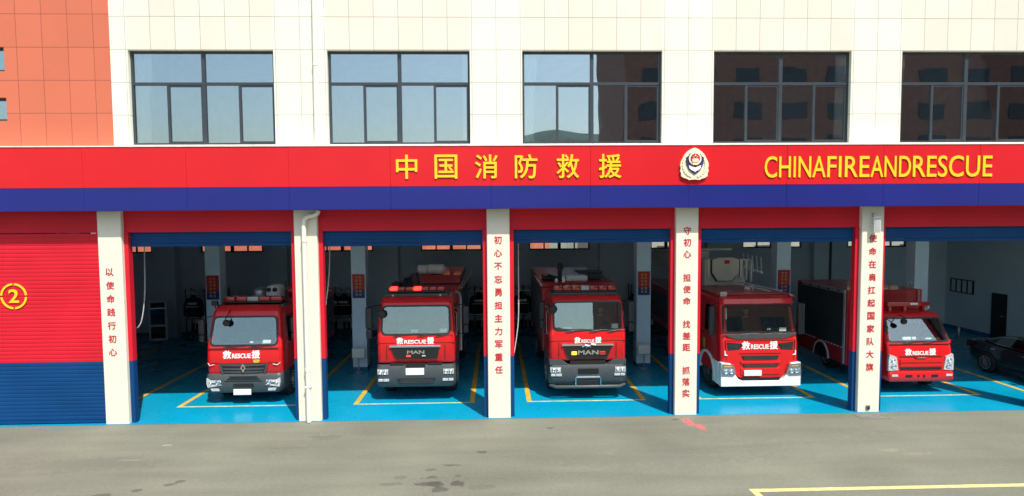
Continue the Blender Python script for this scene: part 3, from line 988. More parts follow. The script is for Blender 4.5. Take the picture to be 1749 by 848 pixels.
def outline(z, wv, yf, yb, r, xh, ys, inset=0.0):
    """plan outline: left rear -> front -> right rear; fixed point count"""
    wv -= inset; yf += inset; yb -= inset
    xh = min(xh, wv - r - .004)
    pts = [(-wv, yb)] + [(-wv, y) for y in ys[::-1]] + [(-wv, yf + r)]
    for k in range(1, ARC):
        a = math.pi / 2 * k / ARC
        pts.append((-wv + r - r * math.cos(a), yf + r - r * math.sin(a)))
    pts += [(-wv + r, yf)] + [(x, yf) for x in (-xh, -xh / 2, 0, xh / 2, xh)] + [(wv - r, yf)]
    for k in range(1, ARC):
        a = math.pi / 2 * k / ARC
        pts.append((wv - r + r * math.sin(a), yf + r - r * math.cos(a)))
    pts += [(wv, yf + r)] + [(wv, y) for y in ys] + [(wv, yb)]
    return [(x, y, z) for x, y in pts]

def cab_shell(T, levels, yb, r, ws, side, m, name, inset=0.0, skip_cap=False):
    """closed cab skin with a windscreen hole and two side-window holes.
       ws = (z0,z1,hw0,hw1) of the windscreen; side = (z0,z1,y0,y1)"""
    z0, z1, h0, h1 = ws
    bd = .045
    zs = sorted({round(q[0], 4) for q in levels} | {round(z0 + bd, 4), round(z1 - bd, 4), round(side[0], 4), round(side[1], 4)})
    b = MB(); rings = []
    for z in zs:
        _, wv, yf = lerp_levels(levels, z)
        t = min(1, max(0, (z - z0) / (z1 - z0)))
        xh = h0 + (h1 - h0) * t - bd
        rings.append(outline(z, wv, yf, yb, r, xh, [side[2], side[3]], inset))
    if inset:  # keep the liner away from the very top and bottom
        rings = [[(x, y, min(max(z, zs[0] + inset), zs[-1] - inset)) for x, y, z in rg] for rg in rings]
    vs = [[b.bm.verts.new(p) for p in rg] for rg in rings]
    n = len(rings[0])
    c0 = 1 + 2 + 1 + (ARC - 1)          # index of first front point (-wv+r)
    for i, (A, B) in enumerate(zip(vs, vs[1:])):
        zm = (zs[i] + zs[i + 1]) / 2
        for k in range(n):
            k2 = (k + 1) % n
            if z0 + bd < zm < z1 - bd and c0 + 1 <= k < c0 + 5: continue
            if side[0] < zm < side[1] and (k == 1 or k == n - 3): continue
            b._f([A[k], A[k2], B[k2], B[k]])
    b._f(vs[0][::-1]); b._f(vs[-1])
    return b.build(name, m, T, smooth=True)

def rrect(cx0, cx1, z0, z1, h0, h1, r, n=6):
    """rounded trapezoid outline in x-z (counter-clockwise from lower right)"""
    pts = []
    for (sx, zz, h, a0) in ((1, z0, h0, -90), (1, z1, h1, 0), (-1, z1, h1, 90), (-1, z0, h0, 180)):
        for k in range(n + 1):
            a = R(a0 + 90 * k / n)
            cx = sx * (h - r); cz = zz + (r if zz == z0 else -r)
            pts.append((cx + r * math.cos(a), cz + r * math.sin(a)))
    return pts

def windscreen(T, levels, ws, r=.13, bd=.05, proud=.007):
    z0, z1, h0, h1 = ws
    fy = lambda z: lerp_levels(levels, z)[2] - proud
    o = rrect(0, 0, z0, z1, h0, h1, r); i = rrect(0, 0, z0 + bd, z1 - bd, h0 - bd, h1 - bd, r - bd * .7)
    b = MB(); n = len(o)
    O = [b.bm.verts.new((x, fy(z), z)) for x, z in o]; I = [b.bm.verts.new((x, fy(z), z)) for x, z in i]
    O2 = [b.bm.verts.new((x, fy(z) + proud + .004, z)) for x, z in o]
    for k in range(n):
        j = (k + 1) % n
        b._f([O[k], O[j], I[j], I[k]]); b._f([O2[k], O2[j], O[j], O[k]])
    g = MB(); G = [g.bm.verts.new((x, fy(z) + .002, z)) for x, z in i]; g._f(G)
    G2 = [g.bm.verts.new((x, fy(z) + .008, z)) for x, z in i]; g._f(G2[::-1])
    gl = g.build('windscreen', 'glass_truck', T)
    b.build('seal', 'black', gl)
    return gl

def wheel(T, x, y, r, wd, rim='metal'):
    """wheel on the truck's side at x (sign gives the outer side)"""
    s = 1 if x > 0 else -1
    t = MB(); h = wd / 2
    t.lathe([(-h, r * .6), (-h, r * .93), (-h * .8, r * .99), (-h * .3, r), (h * .3, r), (h * .8, r * .99), (h, r * .93), (h, r * .6)], (x - s * h, y, r), 'x', 32)
    ty = t.build('wheel', 'rubber', T, smooth=True)
    q = MB()
    q.lathe([(0, r * .58), (s * .03, r * .6), (s * .012, r * .52), (-s * .05, r * .42), (-s * .05, r * .30), (s * .03, r * .26), (s * .05, r * .16), (s * .05, .001)], (x - s * .002, y, r), 'x', 28)
    for k in range(8):
        a = k * math.pi / 4
        q.cyl((x + s * .005, y + r * .36 * math.cos(a), r + r * .36 * math.sin(a)), 'x', .018, .06, 6)
    q.build('rim', rim, ty, smooth=True)

def panel(T, name, m, pts, y, t=.02, back=.05, hole=None):
    b = MB(); b.prism(pts, 'y', y - t, y + back)
    return b.build(name, m, T)

def mirror(T, x, y, z0, z1, wd, arm_x, arm_z, split=True):
    b = MB()
    if split:
        zc = z0 + (z1 - z0) * .3
        b.box(x - wd / 2, x + wd / 2, y - .09, y + .05, zc + .02, z1, bev=.035, seg=3)
        b.box(x - wd / 2 + .01, x + wd / 2 - .01, y - .085, y + .05, z0, zc, bev=.035, seg=3)
    else:
        b.box(x - wd / 2, x + wd / 2, y - .09, y + .05, z0, z1, bev=.04, seg=3)
    o = b.build('mirror', 'mirror_shell', T, smooth=True)
    for zz, az in ((z1 - .05, arm_z[1]), (z0 + .05, arm_z[0])):
        a = MB()
        a.tube([(x, y, zz), (x, y, zz + (.06 if zz > z0 + .2 else -.06)), (arm_x, y + .12, az)], .014, 6)
        a.build('arm', 'black', o)
    g = MB(); g.box(x - wd / 2 + .02, x + wd / 2 - .02, y + .051, y + .056, z0 + (z1 - z0) * .34, z1 - .03); g.build('glass', 'chrome', o)

def round_mirror(T, x, y, z, r, ax, ay, az):
    b = MB(); b.lathe([(-.05, .02), (-.045, r * .8), (0, r), (.02, r), (.02, r * .9)], (x, y, z), 'y', 18)
    o = b.build('kerb_mirror', 'black', T, smooth=True)
    a = MB(); a.tube([(x, y, z), (x, y - .02, z + r + .03), (ax, ay, az)], .014, 6); a.build('arm', 'black', o)

def wipers(T, levels, z, x0s, ln, up):
    for x in x0s:
        fy = lambda zz: lerp_levels(levels, zz)[2] - .03
        b = MB(); b.tube([(x, fy(z), z), (x + ln * .5, fy(z + up * .3) - .01, z + up * .45), (x + ln, fy(z + up), z + up)], .011, 6)
        b.tube([(x + ln * .15, fy(z + up * .8), z + up * .55), (x + ln * 1.5, fy(z + up) - .003, z + up * 1.0)], .009, 6)
        b.build('wiper', 'black', T)

def lettering(T, levels, x0, x1, z0, z1):
    """white rescue lettering across the cab front: a large character, a smaller word, a large character"""
    fy = lerp_levels(levels, (z0 + z1) / 2)[2]
    h = z1 - z0; cw = h * 1.02
    b = MB(); b.bm.free(); b.bm = bmesh.new()
    for body, a, c, za, zb, off in (('救', x0, x0 + cw, z0, z1, 0), ('RESCUE', x0 + cw + .03, x1 - cw - .03, z0 + h * .02, z0 + h * .64, .03), ('援', x1 - cw, x1, z0, z1, 0)):
        t = fit_text(body, a, c, za, zb, fy - .003, .006, off, False, 0 if off else .008)
        me = bpy.data.meshes.new('t'); t.to_mesh(me); t.free(); b.bm.from_mesh(me); bpy.data.meshes.remove(me)
    # the front skin leans: follow it
    for v in b.bm.verts: v.co.y += lerp_levels(levels, v.co.z)[2] - fy
    b.build('lettering', 'white', T)

def plate(T, x0, x1, z0, z1, y):
    b = MB(); b.box(x0, x1, y - .02, y + .01, z0, z1, bev=.006); o = b.build('number_plate', 'plate', T)

def interior(T, levels, yb, ws, wv):
    zb = ws[0]
    b = MB(); f = lerp_levels(levels, zb)[2]
    b.box(-wv + .09, wv - .09, f + .06, f + .42, zb - .35, zb + .02, bev=.04)
    b.box(.18, .72, f + .10, f + .30, zb + .02, zb + .10, bev=.03)
    b.build('dashboard', 'interior', T)
    for x in (-.52, .52):
        b = MB(); b.box(x - .26, x + .26, f + .72, f + 1.15, zb - .45, zb - .28, bev=.05); b.box(x - .25, x + .25, f + 1.05, f + 1.22, zb - .28, zb + .38, bev=.06); b.box(x - .13, x + .13, f + 1.08, f + 1.18, zb + .40, zb + .60, bev=.04)
        b.build('seat', 'cloth', T)
    b = MB(); rg = []
    for k in range(25):
        a = 2 * math.pi * k / 24; rg.append((.55 + .22 * math.cos(a), f + .52 + .08 * math.sin(a), zb + .04 + .19 * math.sin(a)))
    b.tube(rg, .018, 6, cap=False); b.tube([(.55, f + .52, zb + .04), (.55, f + .38, zb - .2)], .03, 6); b.box(.35, .75, f + .51, f + .53, zb + .02, zb + .06)
    b.build('steering_wheel', 'black', T)

def papers(T, levels, ws, spots):
    for x0, x1, z, h in spots:
        y0 = lerp_levels(levels, z)[2] + .012
        y1 = lerp_levels(levels, z + h)[2] + .012
        b = MB()
        b.loft([[(x0, y0, z), (x1, y0, z), (x1, y0 + .002, z), (x0, y0 + .002, z)], [(x0 + .01, y1, z + h), (x1 + .01, y1, z + h), (x1 + .01, y1 + .002, z + h), (x0 + .01, y1 + .002, z + h)]])
        b.build('dash_paper', 'paper', T)

def chassis(T, wv, y1, z=.55):
    b = MB(); b.box(-.42, -.30, .3, y1, z - .12, z + .14); b.box(.30, .42, .3, y1, z - .12, z + .14); b.box(-wv + .12, wv - .12, .55, 1.9, z - .10, z + .45); b.box(-wv + .1, wv - .1, 2.6, y1 - .1, z, z + .3)
    for y in (1.0, y1 - 1.2): b.cyl((0, y, .46), 'x', .07, 2 * wv - .5, 10)
    b.build('chassis', 'black', T)

def beam_bar(T, x0, x1, y, z0, z1, n=6, lit=()):
    b = MB(); b.box(x0, x1, y, y + .28, z0 - .05, z0, bev=.01)
    o = b.build('light_bar', 'black', T)
    st = (x1 - x0) / n
    for k in range(n):
        mid = n % 2 and k == n // 2 or (n % 2 == 0 and k in (n // 2 - 1, n // 2) and n > 4)
        b = MB(); b.box(x0 + k * st + .008, x0 + (k + 1) * st - .008, y + .01, y + .27, z0 + .001, z1, bev=.025, seg=2)
        b.build('beacon', 'lightbar_lit' if k in lit else ('lightbar_clear' if mid else 'lightbar_red'), o, smooth=True)

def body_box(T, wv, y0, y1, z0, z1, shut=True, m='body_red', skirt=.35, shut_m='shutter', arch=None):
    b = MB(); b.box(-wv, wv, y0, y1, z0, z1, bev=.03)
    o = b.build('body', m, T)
    if shut:
        for s_ in (-1, 1):
            y = y0 + .12
            k = 0
            wdt = (y1 - y0 - .24) / max(1, round((y1 - y0) / 1.6))
            while y + wdt <= y1 - .1:
                b = MB(); n = 18; zz0, zz1 = z0 + .25, z1 - .22; prof = []
                for i in range(n):
                    za = zz0 + (zz1 - zz0) * i / n; ph = (zz1 - zz0) / n
                    prof += [(.002, za), (.012, za + ph * .3), (.012, za + ph * .8)]
                A = [b.bm.verts.new((s_ * (wv + q), y + .04, z)) for q, z in prof]; B = [b.bm.verts.new((s_ * (wv + q), y + wdt - .04, z)) for q, z in prof]
                for i in range(len(prof) - 1): b._f([A[i], B[i], B[i + 1], A[i + 1]])
                b.build('locker_shutter', shut_m, o)
                y += wdt
    return o

def side_glass(T, wv, side):
    z0, z1, y0, y1 = side
    for s_ in (-1, 1):
        b = MB(); b.box(s_ * (wv - .012), s_ * (wv - .004), y0 - .01, y1 + .01, z0 - .01, z1 + .01); b.build('side_window', 'glass_side', T)

def cab_doors(T, wv, y0, y1, z0, z1):
    for s_ in (-1, 1):
        b = MB()
        for a, c in ((y0, y0 + .012), (y1 - .012, y1)): b.box(s_ * (wv - .02), s_ * (wv + .003), a, c, z0, z1)
        b.box(s_ * (wv - .02), s_ * (wv + .003), y0, y1, z0, z0 + .012)
        b.build('door_gap', 'black', T)
        b = MB(); b.box(s_ * (wv + .001), s_ * (wv + .03), y1 - .22, y1 - .06, z0 + .48, z0 + .52, bev=.008); b.build('door_handle', 'black', T)
def headlamp(T, pts, y, lamps, m='lamp'):
    """black bezel polygon with round clear lamps (x,z,r) set in it"""
    b = MB(); b.prism(pts, 'y', y - .012, y + .06); o = b.build('headlight', m, T)
    for x, z, r in lamps:
        c = MB(); c.lathe([(.0, r), (-.015, r), (-.022, r * .8), (-.012, r * .6), (-.03, r * .25), (-.034, .001)], (x, y - .012, z), 'y', 16); c.build('lens', 'chrome', o, smooth=True)
def mirror_pts(p): return [(-x, z) for x, z in p][::-1]

# ---- T1: the small truck in the first open bay
T = empty('fire_truck', (2.83, 1.45, 0), 'red fire truck with diamond grille emblem and round headlamps, nearest the closed shutter', 'fire truck')
lv = [(.86, 1.02, .06), (.95, 1.03, .03), (1.25, 1.03, .0), (1.60, 1.03, .035), (2.44, .95, .23), (2.56, .93, .27), (2.66, .88, .36), (2.70, .80, .46)]
ws = (1.62, 2.44, .94, .89); sd = (1.62, 2.35, .62, 1.35)
cab_shell(T, lv, 1.75, .12, ws, sd, 'truck_red', 'cab'); cab_shell(T, lv, 1.75, .12, ws, sd, 'interior', 'cab_lining', .03)
windscreen(T, lv, ws); side_glass(T, .985, sd); interior(T, lv, 1.7, ws, 1.0)
cab_doors(T, 1.03, .55, 1.5, .95, 1.55)
papers(T, lv, ws, [(.5, .72, 1.69, .09), (.15, .24, 1.70, .05)])
wipers(T, lv, 1.60, (-.55, .15), .42, .05)
lettering(T, lv, -.56, .44, 1.29, 1.50)
b = MB(); rgs = [outline(z, wv, yf, .55, .14, .5, [.3, .4]) for z, wv, yf in ((.33, .98, .02), (.40, 1.03, -.03), (.60, 1.05, -.06), (.80, 1.05, -.04), (.86, 1.03, .0))]
b.loft(rgs); b.build('bumper', 'truck_dark', T, smooth=True)
gr = panel(T, 'grille', 'black', [(-.54, .87), (.54, .87), (.62, 1.15), (-.62, 1.15)], .03, .035)
for z0, z1, h in ((1.09, 1.135, .60), (.985, 1.02, .57), (.90, .935, .54)):
    b = MB(); b.prism([(-h + .02, z0), (-.1, z0 - .02), (0, z0 - .03), (.1, z0 - .02), (h - .02, z0), (h, z1), (-h, z1)], 'y', -.022, .01); b.build('bar', 'truck_dark', gr)
for s_ in (-1, 1):
    b = MB(); b.prism([(s_ * .60, .87), (s_ * .545, .87), (s_ * .62, 1.15), (s_ * .67, 1.15)], 'y', -.02, .03); b.build('trim', 'truck_dark', gr)
b = MB()
for a, c in (((0, .13), (.075, 0)), ((.075, 0), (0, -.13)), ((0, -.13), (-.075, 0)), ((-.075, 0), (0, .13))):
    (x0, z0), (x1, z1) = a, c
    k = .45
    b.prism([(x0, 1.03 + z0), (x1, 1.03 + z1), (x1 * k, 1.03 + z1 * k), (x0 * k, 1.03 + z0 * k)], 'y', -.06, -.02)
b.build('emblem', 'chrome', T)
b = MB(); b.prism([(-.28, .50), (.28, .50), (.28, .60), (-.28, .60)], 'y', -.064, 0); b.build('vent', 'black', T)
b = MB()
for z in (.66, .72, .78): b.box(-.5 + (z - .66), .5 - (z - .66), -.066, -.0, z, z + .022)
b.build('bumper_rib', 'black', T)
plate(T, -.27, .21, .29, .45, -.065)
for s_ in (-1, 1):
    p = [(s_ * x, z) for x, z in ((.60, .56), (.98, .50), (1.01, .62), (1.0, .76), (.88, .70), (.62, .70))]
    headlamp(T, p if s_ > 0 else p[::-1], -.045, [(s_ * .70, .64, .065), (s_ * .90, .61, .045)])
    b = MB(); b.prism([(s_ * .66, .40), (s_ * .86, .40), (s_ * .90, .47), (s_ * .68, .47)], 'y', -.062, -.03); b.build('fog_lamp', 'lamp', T)
    b = MB(); b.tube([(s_ * .80, -.012, 1.13), (s_ * .93, -.01, 1.10), (s_ * .99, .03, 1.16)], .008, 5); b.build('trim_line', 'white', T)
b = MB(); b.prism([(.26, 1.185), (.30, 1.165), (.40, 1.165), (.44, 1.19), (.43, 1.255), (.27, 1.255)], 'y', -.012, .005); b.build('sticker', 'lit_sticker' if 'lit_sticker' in M_ else 'line_y', T)
round_mirror(T, -.47, .05, 2.27, .095, -.45, .30, 2.60)
b = MB(); b.box(-.95, .95, -.006, .03, 1.565, 1.574); b.box(-.93, -.64, -.004, .03, 1.16, 1.167); b.box(.64, .93, -.004, .03, 1.16, 1.167)
b.build('panel_gap', 'black', T)
mirror(T, -1.22, .25, 1.72, 2.35, .17, -.99, (1.75, 2.42)); mirror(T, 1.24, .45, 1.72, 2.35, .15, .99, (1.75, 2.42))
for s_ in (-1, 1): wheel(T, s_ * 1.0, .98, .43, .27); wheel(T, s_ * 1.02, 4.2, .43, .40)
b = MB(); b.box(-1.045, -1.0, .5, 1.5, .45, .9, bev=.02); b.box(1.0, 1.045, 1.45, 1.75, .35, .9, bev=.02); b.build('step_panel', 'truck_dark', T)
chassis(T, 1.0, 5.0); body_box(T, 1.06, 1.85, 5.2, .85, 2.55)
beam_bar(T, -.85, .82, .72, 2.77, 2.90, 5)
b = MB(); b.box(-.95, .95, .55, 1.3, 2.62, 2.70, bev=.03); b.build('roof_tray', 'truck_dark', T)
b = MB(); b.box(-.12, .30, 1.9, 2.5, 2.60, 3.08, bev=.12, seg=4); b.build('monitor_housing', 'white', T, smooth=True)
for q in (0, .19):
    b = MB(); b.cyl((q, 1.89, 2.96), 'y', .07, .06, 14); b.build('work_lamp', 'black', T)
b = MB(); b.box(-.55, -.2, 2.0, 2.6, 2.60, 2.98, bev=.10, seg=3); b.build('roof_locker', 'metal', T, smooth=True)
b = MB(); b.lathe([(0, .10), (.05, .19), (.25, .20), (.5, .18), (.62, .12)], (.38, 2.5, 2.85), 'x', 18); b.build('hose_reel', 'body_red', T, smooth=True)
b = MB(); b.tube([(.62, 1.6, 2.6), (.62, 1.6, 3.25), (.66, 1.6, 3.27), (.66, 1.6, 2.6)], .012, 6); b.build('aerial', 'black', T)
b = MB(); b.box(.75, 1.05, 2.3, 3.6, 2.86, 2.90); b.box(.75, 1.05, 2.3, 3.6, 2.98, 3.01)
for y in (2.4, 3.0, 3.5): b.box(.8, .84, y, y + .04, 2.55, 2.98)
b.build('roof_rail', 'silver_tape', T)
b = MB(); b.box(-1.03, -.86, .40, .5, 2.70, 2.84, bev=.02); b.tube([(-.95, .45, 2.72), (-.93, .48, 2.60)], .02, 6); b.build('search_light', 'black', T)

# ---- T2 and T3: two heavy trucks of one make, built by one function and fitted out differently
def heavy_truck(x, label, fit):
    T = empty('fire_truck', (x, 1.45, 0), label, 'fire truck')
    k = fit
    wv = 1.085
    lv = [(1.10, wv - .01, .05), (1.16, wv, .02), (1.70, wv, .0), (1.86, wv, .02), (2.72, 1.02, .17), (2.80, 1.0, .21), (2.87, .96, .30), (2.90, .9, .4)]
    ws = (1.87, 2.70, .97, .955) if k == 2 else (1.93, 2.76, .97, .975)
    sd = (1.8, 2.55, .55, 1.2)
    cab_shell(T, lv, 1.72, .12, ws, sd, 'truck_red', 'cab'); cab_shell(T, lv, 1.72, .12, ws, sd, 'interior', 'cab_lining', .03)
    windscreen(T, lv, ws, r=.14); side_glass(T, 1.05, sd); interior(T, lv, 1.7, ws, wv)
    wipers(T, lv, ws[0] - .02, (-.62, .05, .55), .34, .06)
    cab_doors(T, wv, .5, 1.4, 1.18, 1.75)
    # steps in the lower panel
    b = MB()
    for s_ in (-1, 1): b.box(s_ * .80, s_ * .815, -.006, .03, 1.20, 1.62)
    b.box(-wv + .02, wv - .02, -.004, .05, 1.655, 1.667)
    b.build('panel_gap', 'black', T)
    if k == 2:
        lettering(T, lv, -.53, .50, 1.635, 1.81)
        gp = [(-.55, 1.22), (.60, 1.22), (.655, 1.54), (-.70, 1.54)]
        b = MB(); b.box(-.735, .69, -.05, .02, 1.545, 1.60, bev=.012); b.build('grille_bar', 'chrome', T)
    else:
        lettering(T, lv, -.37, .38, 1.60, 1.76)
        gp = [(-.54, 1.15), (.54, 1.15), (.70, 1.53), (-.70, 1.53)]
        b = MB(); b.prism([(-.73, 1.53), (-.15, 1.53), (-.12, 1.57), (-.73, 1.585)], 'y', -.05, .02); b.prism([(.13, 1.53), (.72, 1.53), (.72, 1.575), (.14, 1.57)], 'y', -.05, .02); b.build('grille_bar', 'chrome', T)
        b = MB(); b.tube([(-.16, -.05, 1.50), (-.08, -.055, 1.55), (.03, -.06, 1.53), (.10, -.055, 1.58), (.22, -.05, 1.56)], .022, 6); b.tube([(.0, -.05, 1.53), (-.05, -.05, 1.47)], .015, 5); b.tube([(.10, -.05, 1.57), (.06, -.05, 1.48)], .015, 5); b.build('emblem', 'chrome', T)
    g = panel(T, 'grille', 'black', gp, .0, .025)
    b = MB()
    for i in range(4):
        z = 1.25 + i * .07; b.box(-.50, .50, -.029, -.01, z, z + .008)
    b.build('bar', 'black', g)
    bm_ = fit_text('MAN', -.24 if k == 2 else -.28, .24 if k == 2 else .30, 1.36 if k == 2 else 1.28, 1.46 if k == 2 else 1.40, -.028, .012, .03)
    mb = MB(); mb.bm.free(); mb.bm = bm_; mb.build('lettering', 'chrome', T)
    if k == 2:
        b = MB(); b.box(-.26, -.14, -.05, -.02, 1.28, 1.325, bev=.01); b.build('marker_lamp', 'lightbar_lit', T)
        b = MB(); b.box(.17, .27, -.05, -.02, 1.285, 1.32, bev=.01); b.build('marker_lamp', 'lamp', T)
    else:
        b = MB(); b.box(-.46, -.31, -.055, -.02, 1.27, 1.37, bev=.015); b.build('marker_lamp', 'lit_yellow', T)
        b = MB(); b.box(.32, .50, -.055, -.02, 1.27, 1.37, bev=.015); b.build('marker_lamp', 'lightbar_red', T)
    # bumper with a stepped top
    b = MB(); top = 1.05 if k == 2 else 1.10
    rgs = [outline(z, w_, yf, .62, .13, .5, [.35, .45]) for z, w_, yf in ((.42, 1.06, .03), (.50, 1.10, -.04), (.75, 1.11, -.07), (.97 if k == 2 else .93, 1.10, -.05), (top if k == 2 else 1.0, 1.08, -.02))]
    b.loft(rgs); b.build('bumper', 'truck_dark', T, smooth=True)
    if k == 3:
        for s_ in (-1, 1):
            b = MB(); p = [(s_ * .55, 1.0), (s_ * 1.075, 1.0), (s_ * 1.075, 1.14), (s_ * .72, 1.12)]
            b.prism(p, 'y', -.03, .5); b.build('bumper_wing', 'truck_dark', T)
        b = MB(); b.box(-.5, .5, -.03, .1, 1.003, 1.10); b.build('bumper_gap', 'black', T)
        b = MB(); b.box(-.28, .30, -.085, -.05, .74, .90, bev=.01)
        for i in range(5): b.box(-.26, .28, -.09, -.05, .755 + i * .028, .765 + i * .028)
        b.build('vent', 'black', T)
        b = MB(); b.tube([(-.35, -.11, .42), (-.35, -.12, .64), (-.32, -.12, .67), (.32, -.12, .67), (.35, -.12, .64), (.35, -.11, .42)], .018, 8); b.build('guard_bar', 'chrome', T)
        b = MB(); b.box(-.32, .32, -.085, -.05, .44, .56, bev=.01); b.build('vent', 'black', T)
        b = MB(); b.tube([(-1.05, .05, .40), (-.9, -.08, .38), (.9, -.08, .38), (1.05, .05, .40)], .05, 10); b.build('under_bar', 'truck_dark', T, smooth=True)
    else:
        b = MB(); b.prism([(-.42, .55), (.46, .55), (.55, .68), (-.52, .68)], 'y', -.085, -.03)
        b.build('vent', 'black', T)
        b = MB()
        for i in range(3): b.box(-.44, .48, -.092, -.08, .57 + i * .035, .582 + i * .035)
        b.build('vent_bar', 'truck_dark', T)
        b = MB(); b.box(-.28, .26, -.06, .02, 1.0, 1.10); b.build('bumper_gap', 'black', T)
        plate(T, -.28, .23, .78, .97, -.075)
        for s_ in (-1, 1):
            b = MB(); b.box(s_ * .33, s_ * .72, -.045, .02, 1.052, 1.10, bev=.01); b.build('step_tread', 'black', T)
    for s_ in (-1, 1):
        z = .87 if k == 2 else .86
        p = [(s_ * x_, z_) for x_, z_ in ((.77, z - .07), (1.05, z - .07), (1.06, z + .07), (.76, z + .07))]
        headlamp(T, p if s_ > 0 else p[::-1], -.07, [(s_ * .84, z, .055), (s_ * .97, z, .055)])
        b = MB(); z = .64 if k == 2 else .72
        b.box(s_ * .74, s_ * .90, -.09, -.04, z - .035, z + .035, bev=.008); b.box(s_ * .915, s_ * 1.04, -.085, -.04, z - .035, z + .035, bev=.008); b.build('fog_lamp', 'lamp', T)
    for s_ in (-1, 1):
        wheel(T, s_ * 1.06, 1.15, .47, .30); wheel(T, s_ * 1.08, 5.0, .47, .5)
        b = MB(); b.box(s_ * 1.03, s_ * 1.085, .62, 1.72, .95, 1.12, bev=.02); b.box(s_ * 1.03, s_ * 1.085, 1.62, 1.72, .45, .95, bev=.02); b.build('step_panel', 'truck_dark', T)
        b = MB()
        for y in (.5, 1.3): b.tube([(s_ * 1.075, y, 1.75), (s_ * 1.11, y + .02, 1.8), (s_ * 1.11, y + .02, 2.4), (s_ * 1.06, y, 2.45)], .014, 6)
        b.build('grab_rail', 'metal', T)
    chassis(T, 1.05, 6.0)
    return T, lv, ws
T, lv, ws = heavy_truck(7.575, 'red fire truck with two lit red roof lamps and chrome letters on black grille', 2)
papers(T, lv, ws, [(.66, .86, 1.94, .10), (-.14, .06, 1.95, .08)])
round_mirror(T, -.93, .03, 2.48, .125, -1.0, .22, 2.72)
mirror(T, -1.34, .30, 1.75, 2.62, .19, -1.07, (1.68, 2.66)); mirror(T, 1.38, .45, 1.85, 2.62, .17, 1.07, (1.78, 2.66))
b = MB(); b.box(-.9, .9, .42, .9, 2.88, 2.99, bev=.03); b.build('roof_visor', 'truck_dark', T)
beam_bar(T, -.80, .78, .48, 3.06, 3.16, 7, lit=(0, 3))
for q in (-.68, .66):
    b = MB(); b.cyl((q, .415, 2.94), 'y', .03, .03, 10); b.build('marker_lamp', 'lamp', T)
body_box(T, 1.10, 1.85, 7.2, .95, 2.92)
b = MB(); b.box(-.25, 1.05, 3.3, 6.6, 2.93, 3.22, bev=.02); b.build('roof_locker', 'body_red', T)
b = MB(); b.tube([(-.42, 3.6, 3.38), (-.36, 3.6, 3.39), (-.10, 3.6, 3.38), (-.06, 3.6, 3.38)], [.07, .16, .16, .12], 16); b.tube([(-.06, 3.6, 3.40), (-.02, 3.6, 3.41), (.46, 3.6, 3.39), (.54, 3.6, 3.38)], [.12, .17, .18, .08], 16); b.tube([(-.25, 3.6, 3.38), (-.25, 4.3, 3.36)], [.15, .13], 12); b.build('monitor', 'white', T, smooth=True)
b = MB(); b.box(-.22, .32, 3.45, 3.75, 2.93, 3.22, bev=.03); b.tube([(-.42, 3.5, 3.3), (-.35, 3.4, 2.92)], .03, 6); b.build('monitor_base', 'black', T)
b = MB(); b.box(-1.0, -.75, 1.9, 2.5, 2.93, 3.12, bev=.04); b.prism([(1.9, 2.93), (2.6, 2.93), (2.6, 3.22)], 'x', -.7, -.45); b.build('roof_gear', 'black', T)
b = MB(); b.tube([(1.17, 1.3, 1.15), (1.17, 1.3, 2.75), (1.14, 1.35, 2.86), (1.02, 1.45, 2.9)], .045, 8); b.build('exhaust_stack', 'metal', T, smooth=True)
b = MB()
for s_ in (0, .32): b.tube([(1.12 + s_ * .2, 2.0, 2.95), (1.25 + s_ * .5, 3.6, 3.30)], .022, 6)
for q in range(6): b.tube([(1.12 + q * .026, 2.0 + q * .32, 2.95 + q * .07), (1.19 + q * .042, 2.0 + q * .32, 2.95 + q * .07)], .014, 5)
b.build('side_ladder', 'metal', T)
T3, lv3, ws3 = heavy_truck(12.38, 'red fire truck with an amber lamp in its grille and a driver behind the windscreen', 3)
T = T3
papers(T, lv3, ws3, [(.68, .87, 1.995, .13), (-.72, -.44, 1.99, .05)])
round_mirror(T, -.97, .03, 2.56, .125, -1.04, .22, 2.74)
mirror(T, 1.30, .35, 1.85, 2.72, .19, 1.07, (1.78, 2.72)); mirror(T, -1.24, .50, 1.95, 2.70, .15, -1.06, (1.9, 2.72))
b = MB(); b.box(-.95, .95, .42, 1.2, 2.88, 2.97, bev=.03); b.build('roof_visor', 'truck_dark', T)
beam_bar(T, -.90, .92, .48, 3.02, 3.15, 7)
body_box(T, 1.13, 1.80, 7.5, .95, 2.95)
b = MB(); b.box(-1.13, 1.13, 1.85, 7.4, 2.952, 3.10, bev=.02); b.build('roof_coaming', 'body_red', T)
for q in range(4):
    b = MB(); b.box(-1.17, -1.12, 2.0 + q * .75, 2.25 + q * .75, 2.97, 3.07, bev=.015); b.build('scene_lamp', 'lamp', T)
b = MB(); b.box(-.34, .34, 2.1, 2.6, 3.10, 3.28, bev=.05, seg=3); b.build('roof_locker', 'white', T, smooth=True)
b = MB(); b.box(-.55, -.42, 2.6, 2.75, 3.1, 3.5, bev=.03); b.lathe([(0, .03), (.03, .11), (.1, .12)], (-.46, 2.62, 3.52), 'y', 14); b.build('mast_lamp', 'black', T)
b = MB(); b.box(-1.05, -.65, 2.4, 3.3, 3.1, 3.24, bev=.05); b.tube([(-.9, 2.4, 3.28), (-.6, 2.2, 3.22), (-.5, 2.1, 3.12)], .04, 6); b.build('hose_bundle', 'black', T)
b = MB()
for y in (2.9, 3.3):
    b.box(.1, .95, y, y + .05, 3.30, 3.34)
for q in range(5): b.box(.15 + q * .18, .18 + q * .18, 2.6, 3.9, 3.27, 3.30)
b.box(.2, .85, 2.6, 3.4, 3.1, 3.27, bev=.03); b.box(.45, .92, 2.5, 2.55, 3.2, 3.225)
b.build('roof_ladder', 'truck_dark', T)

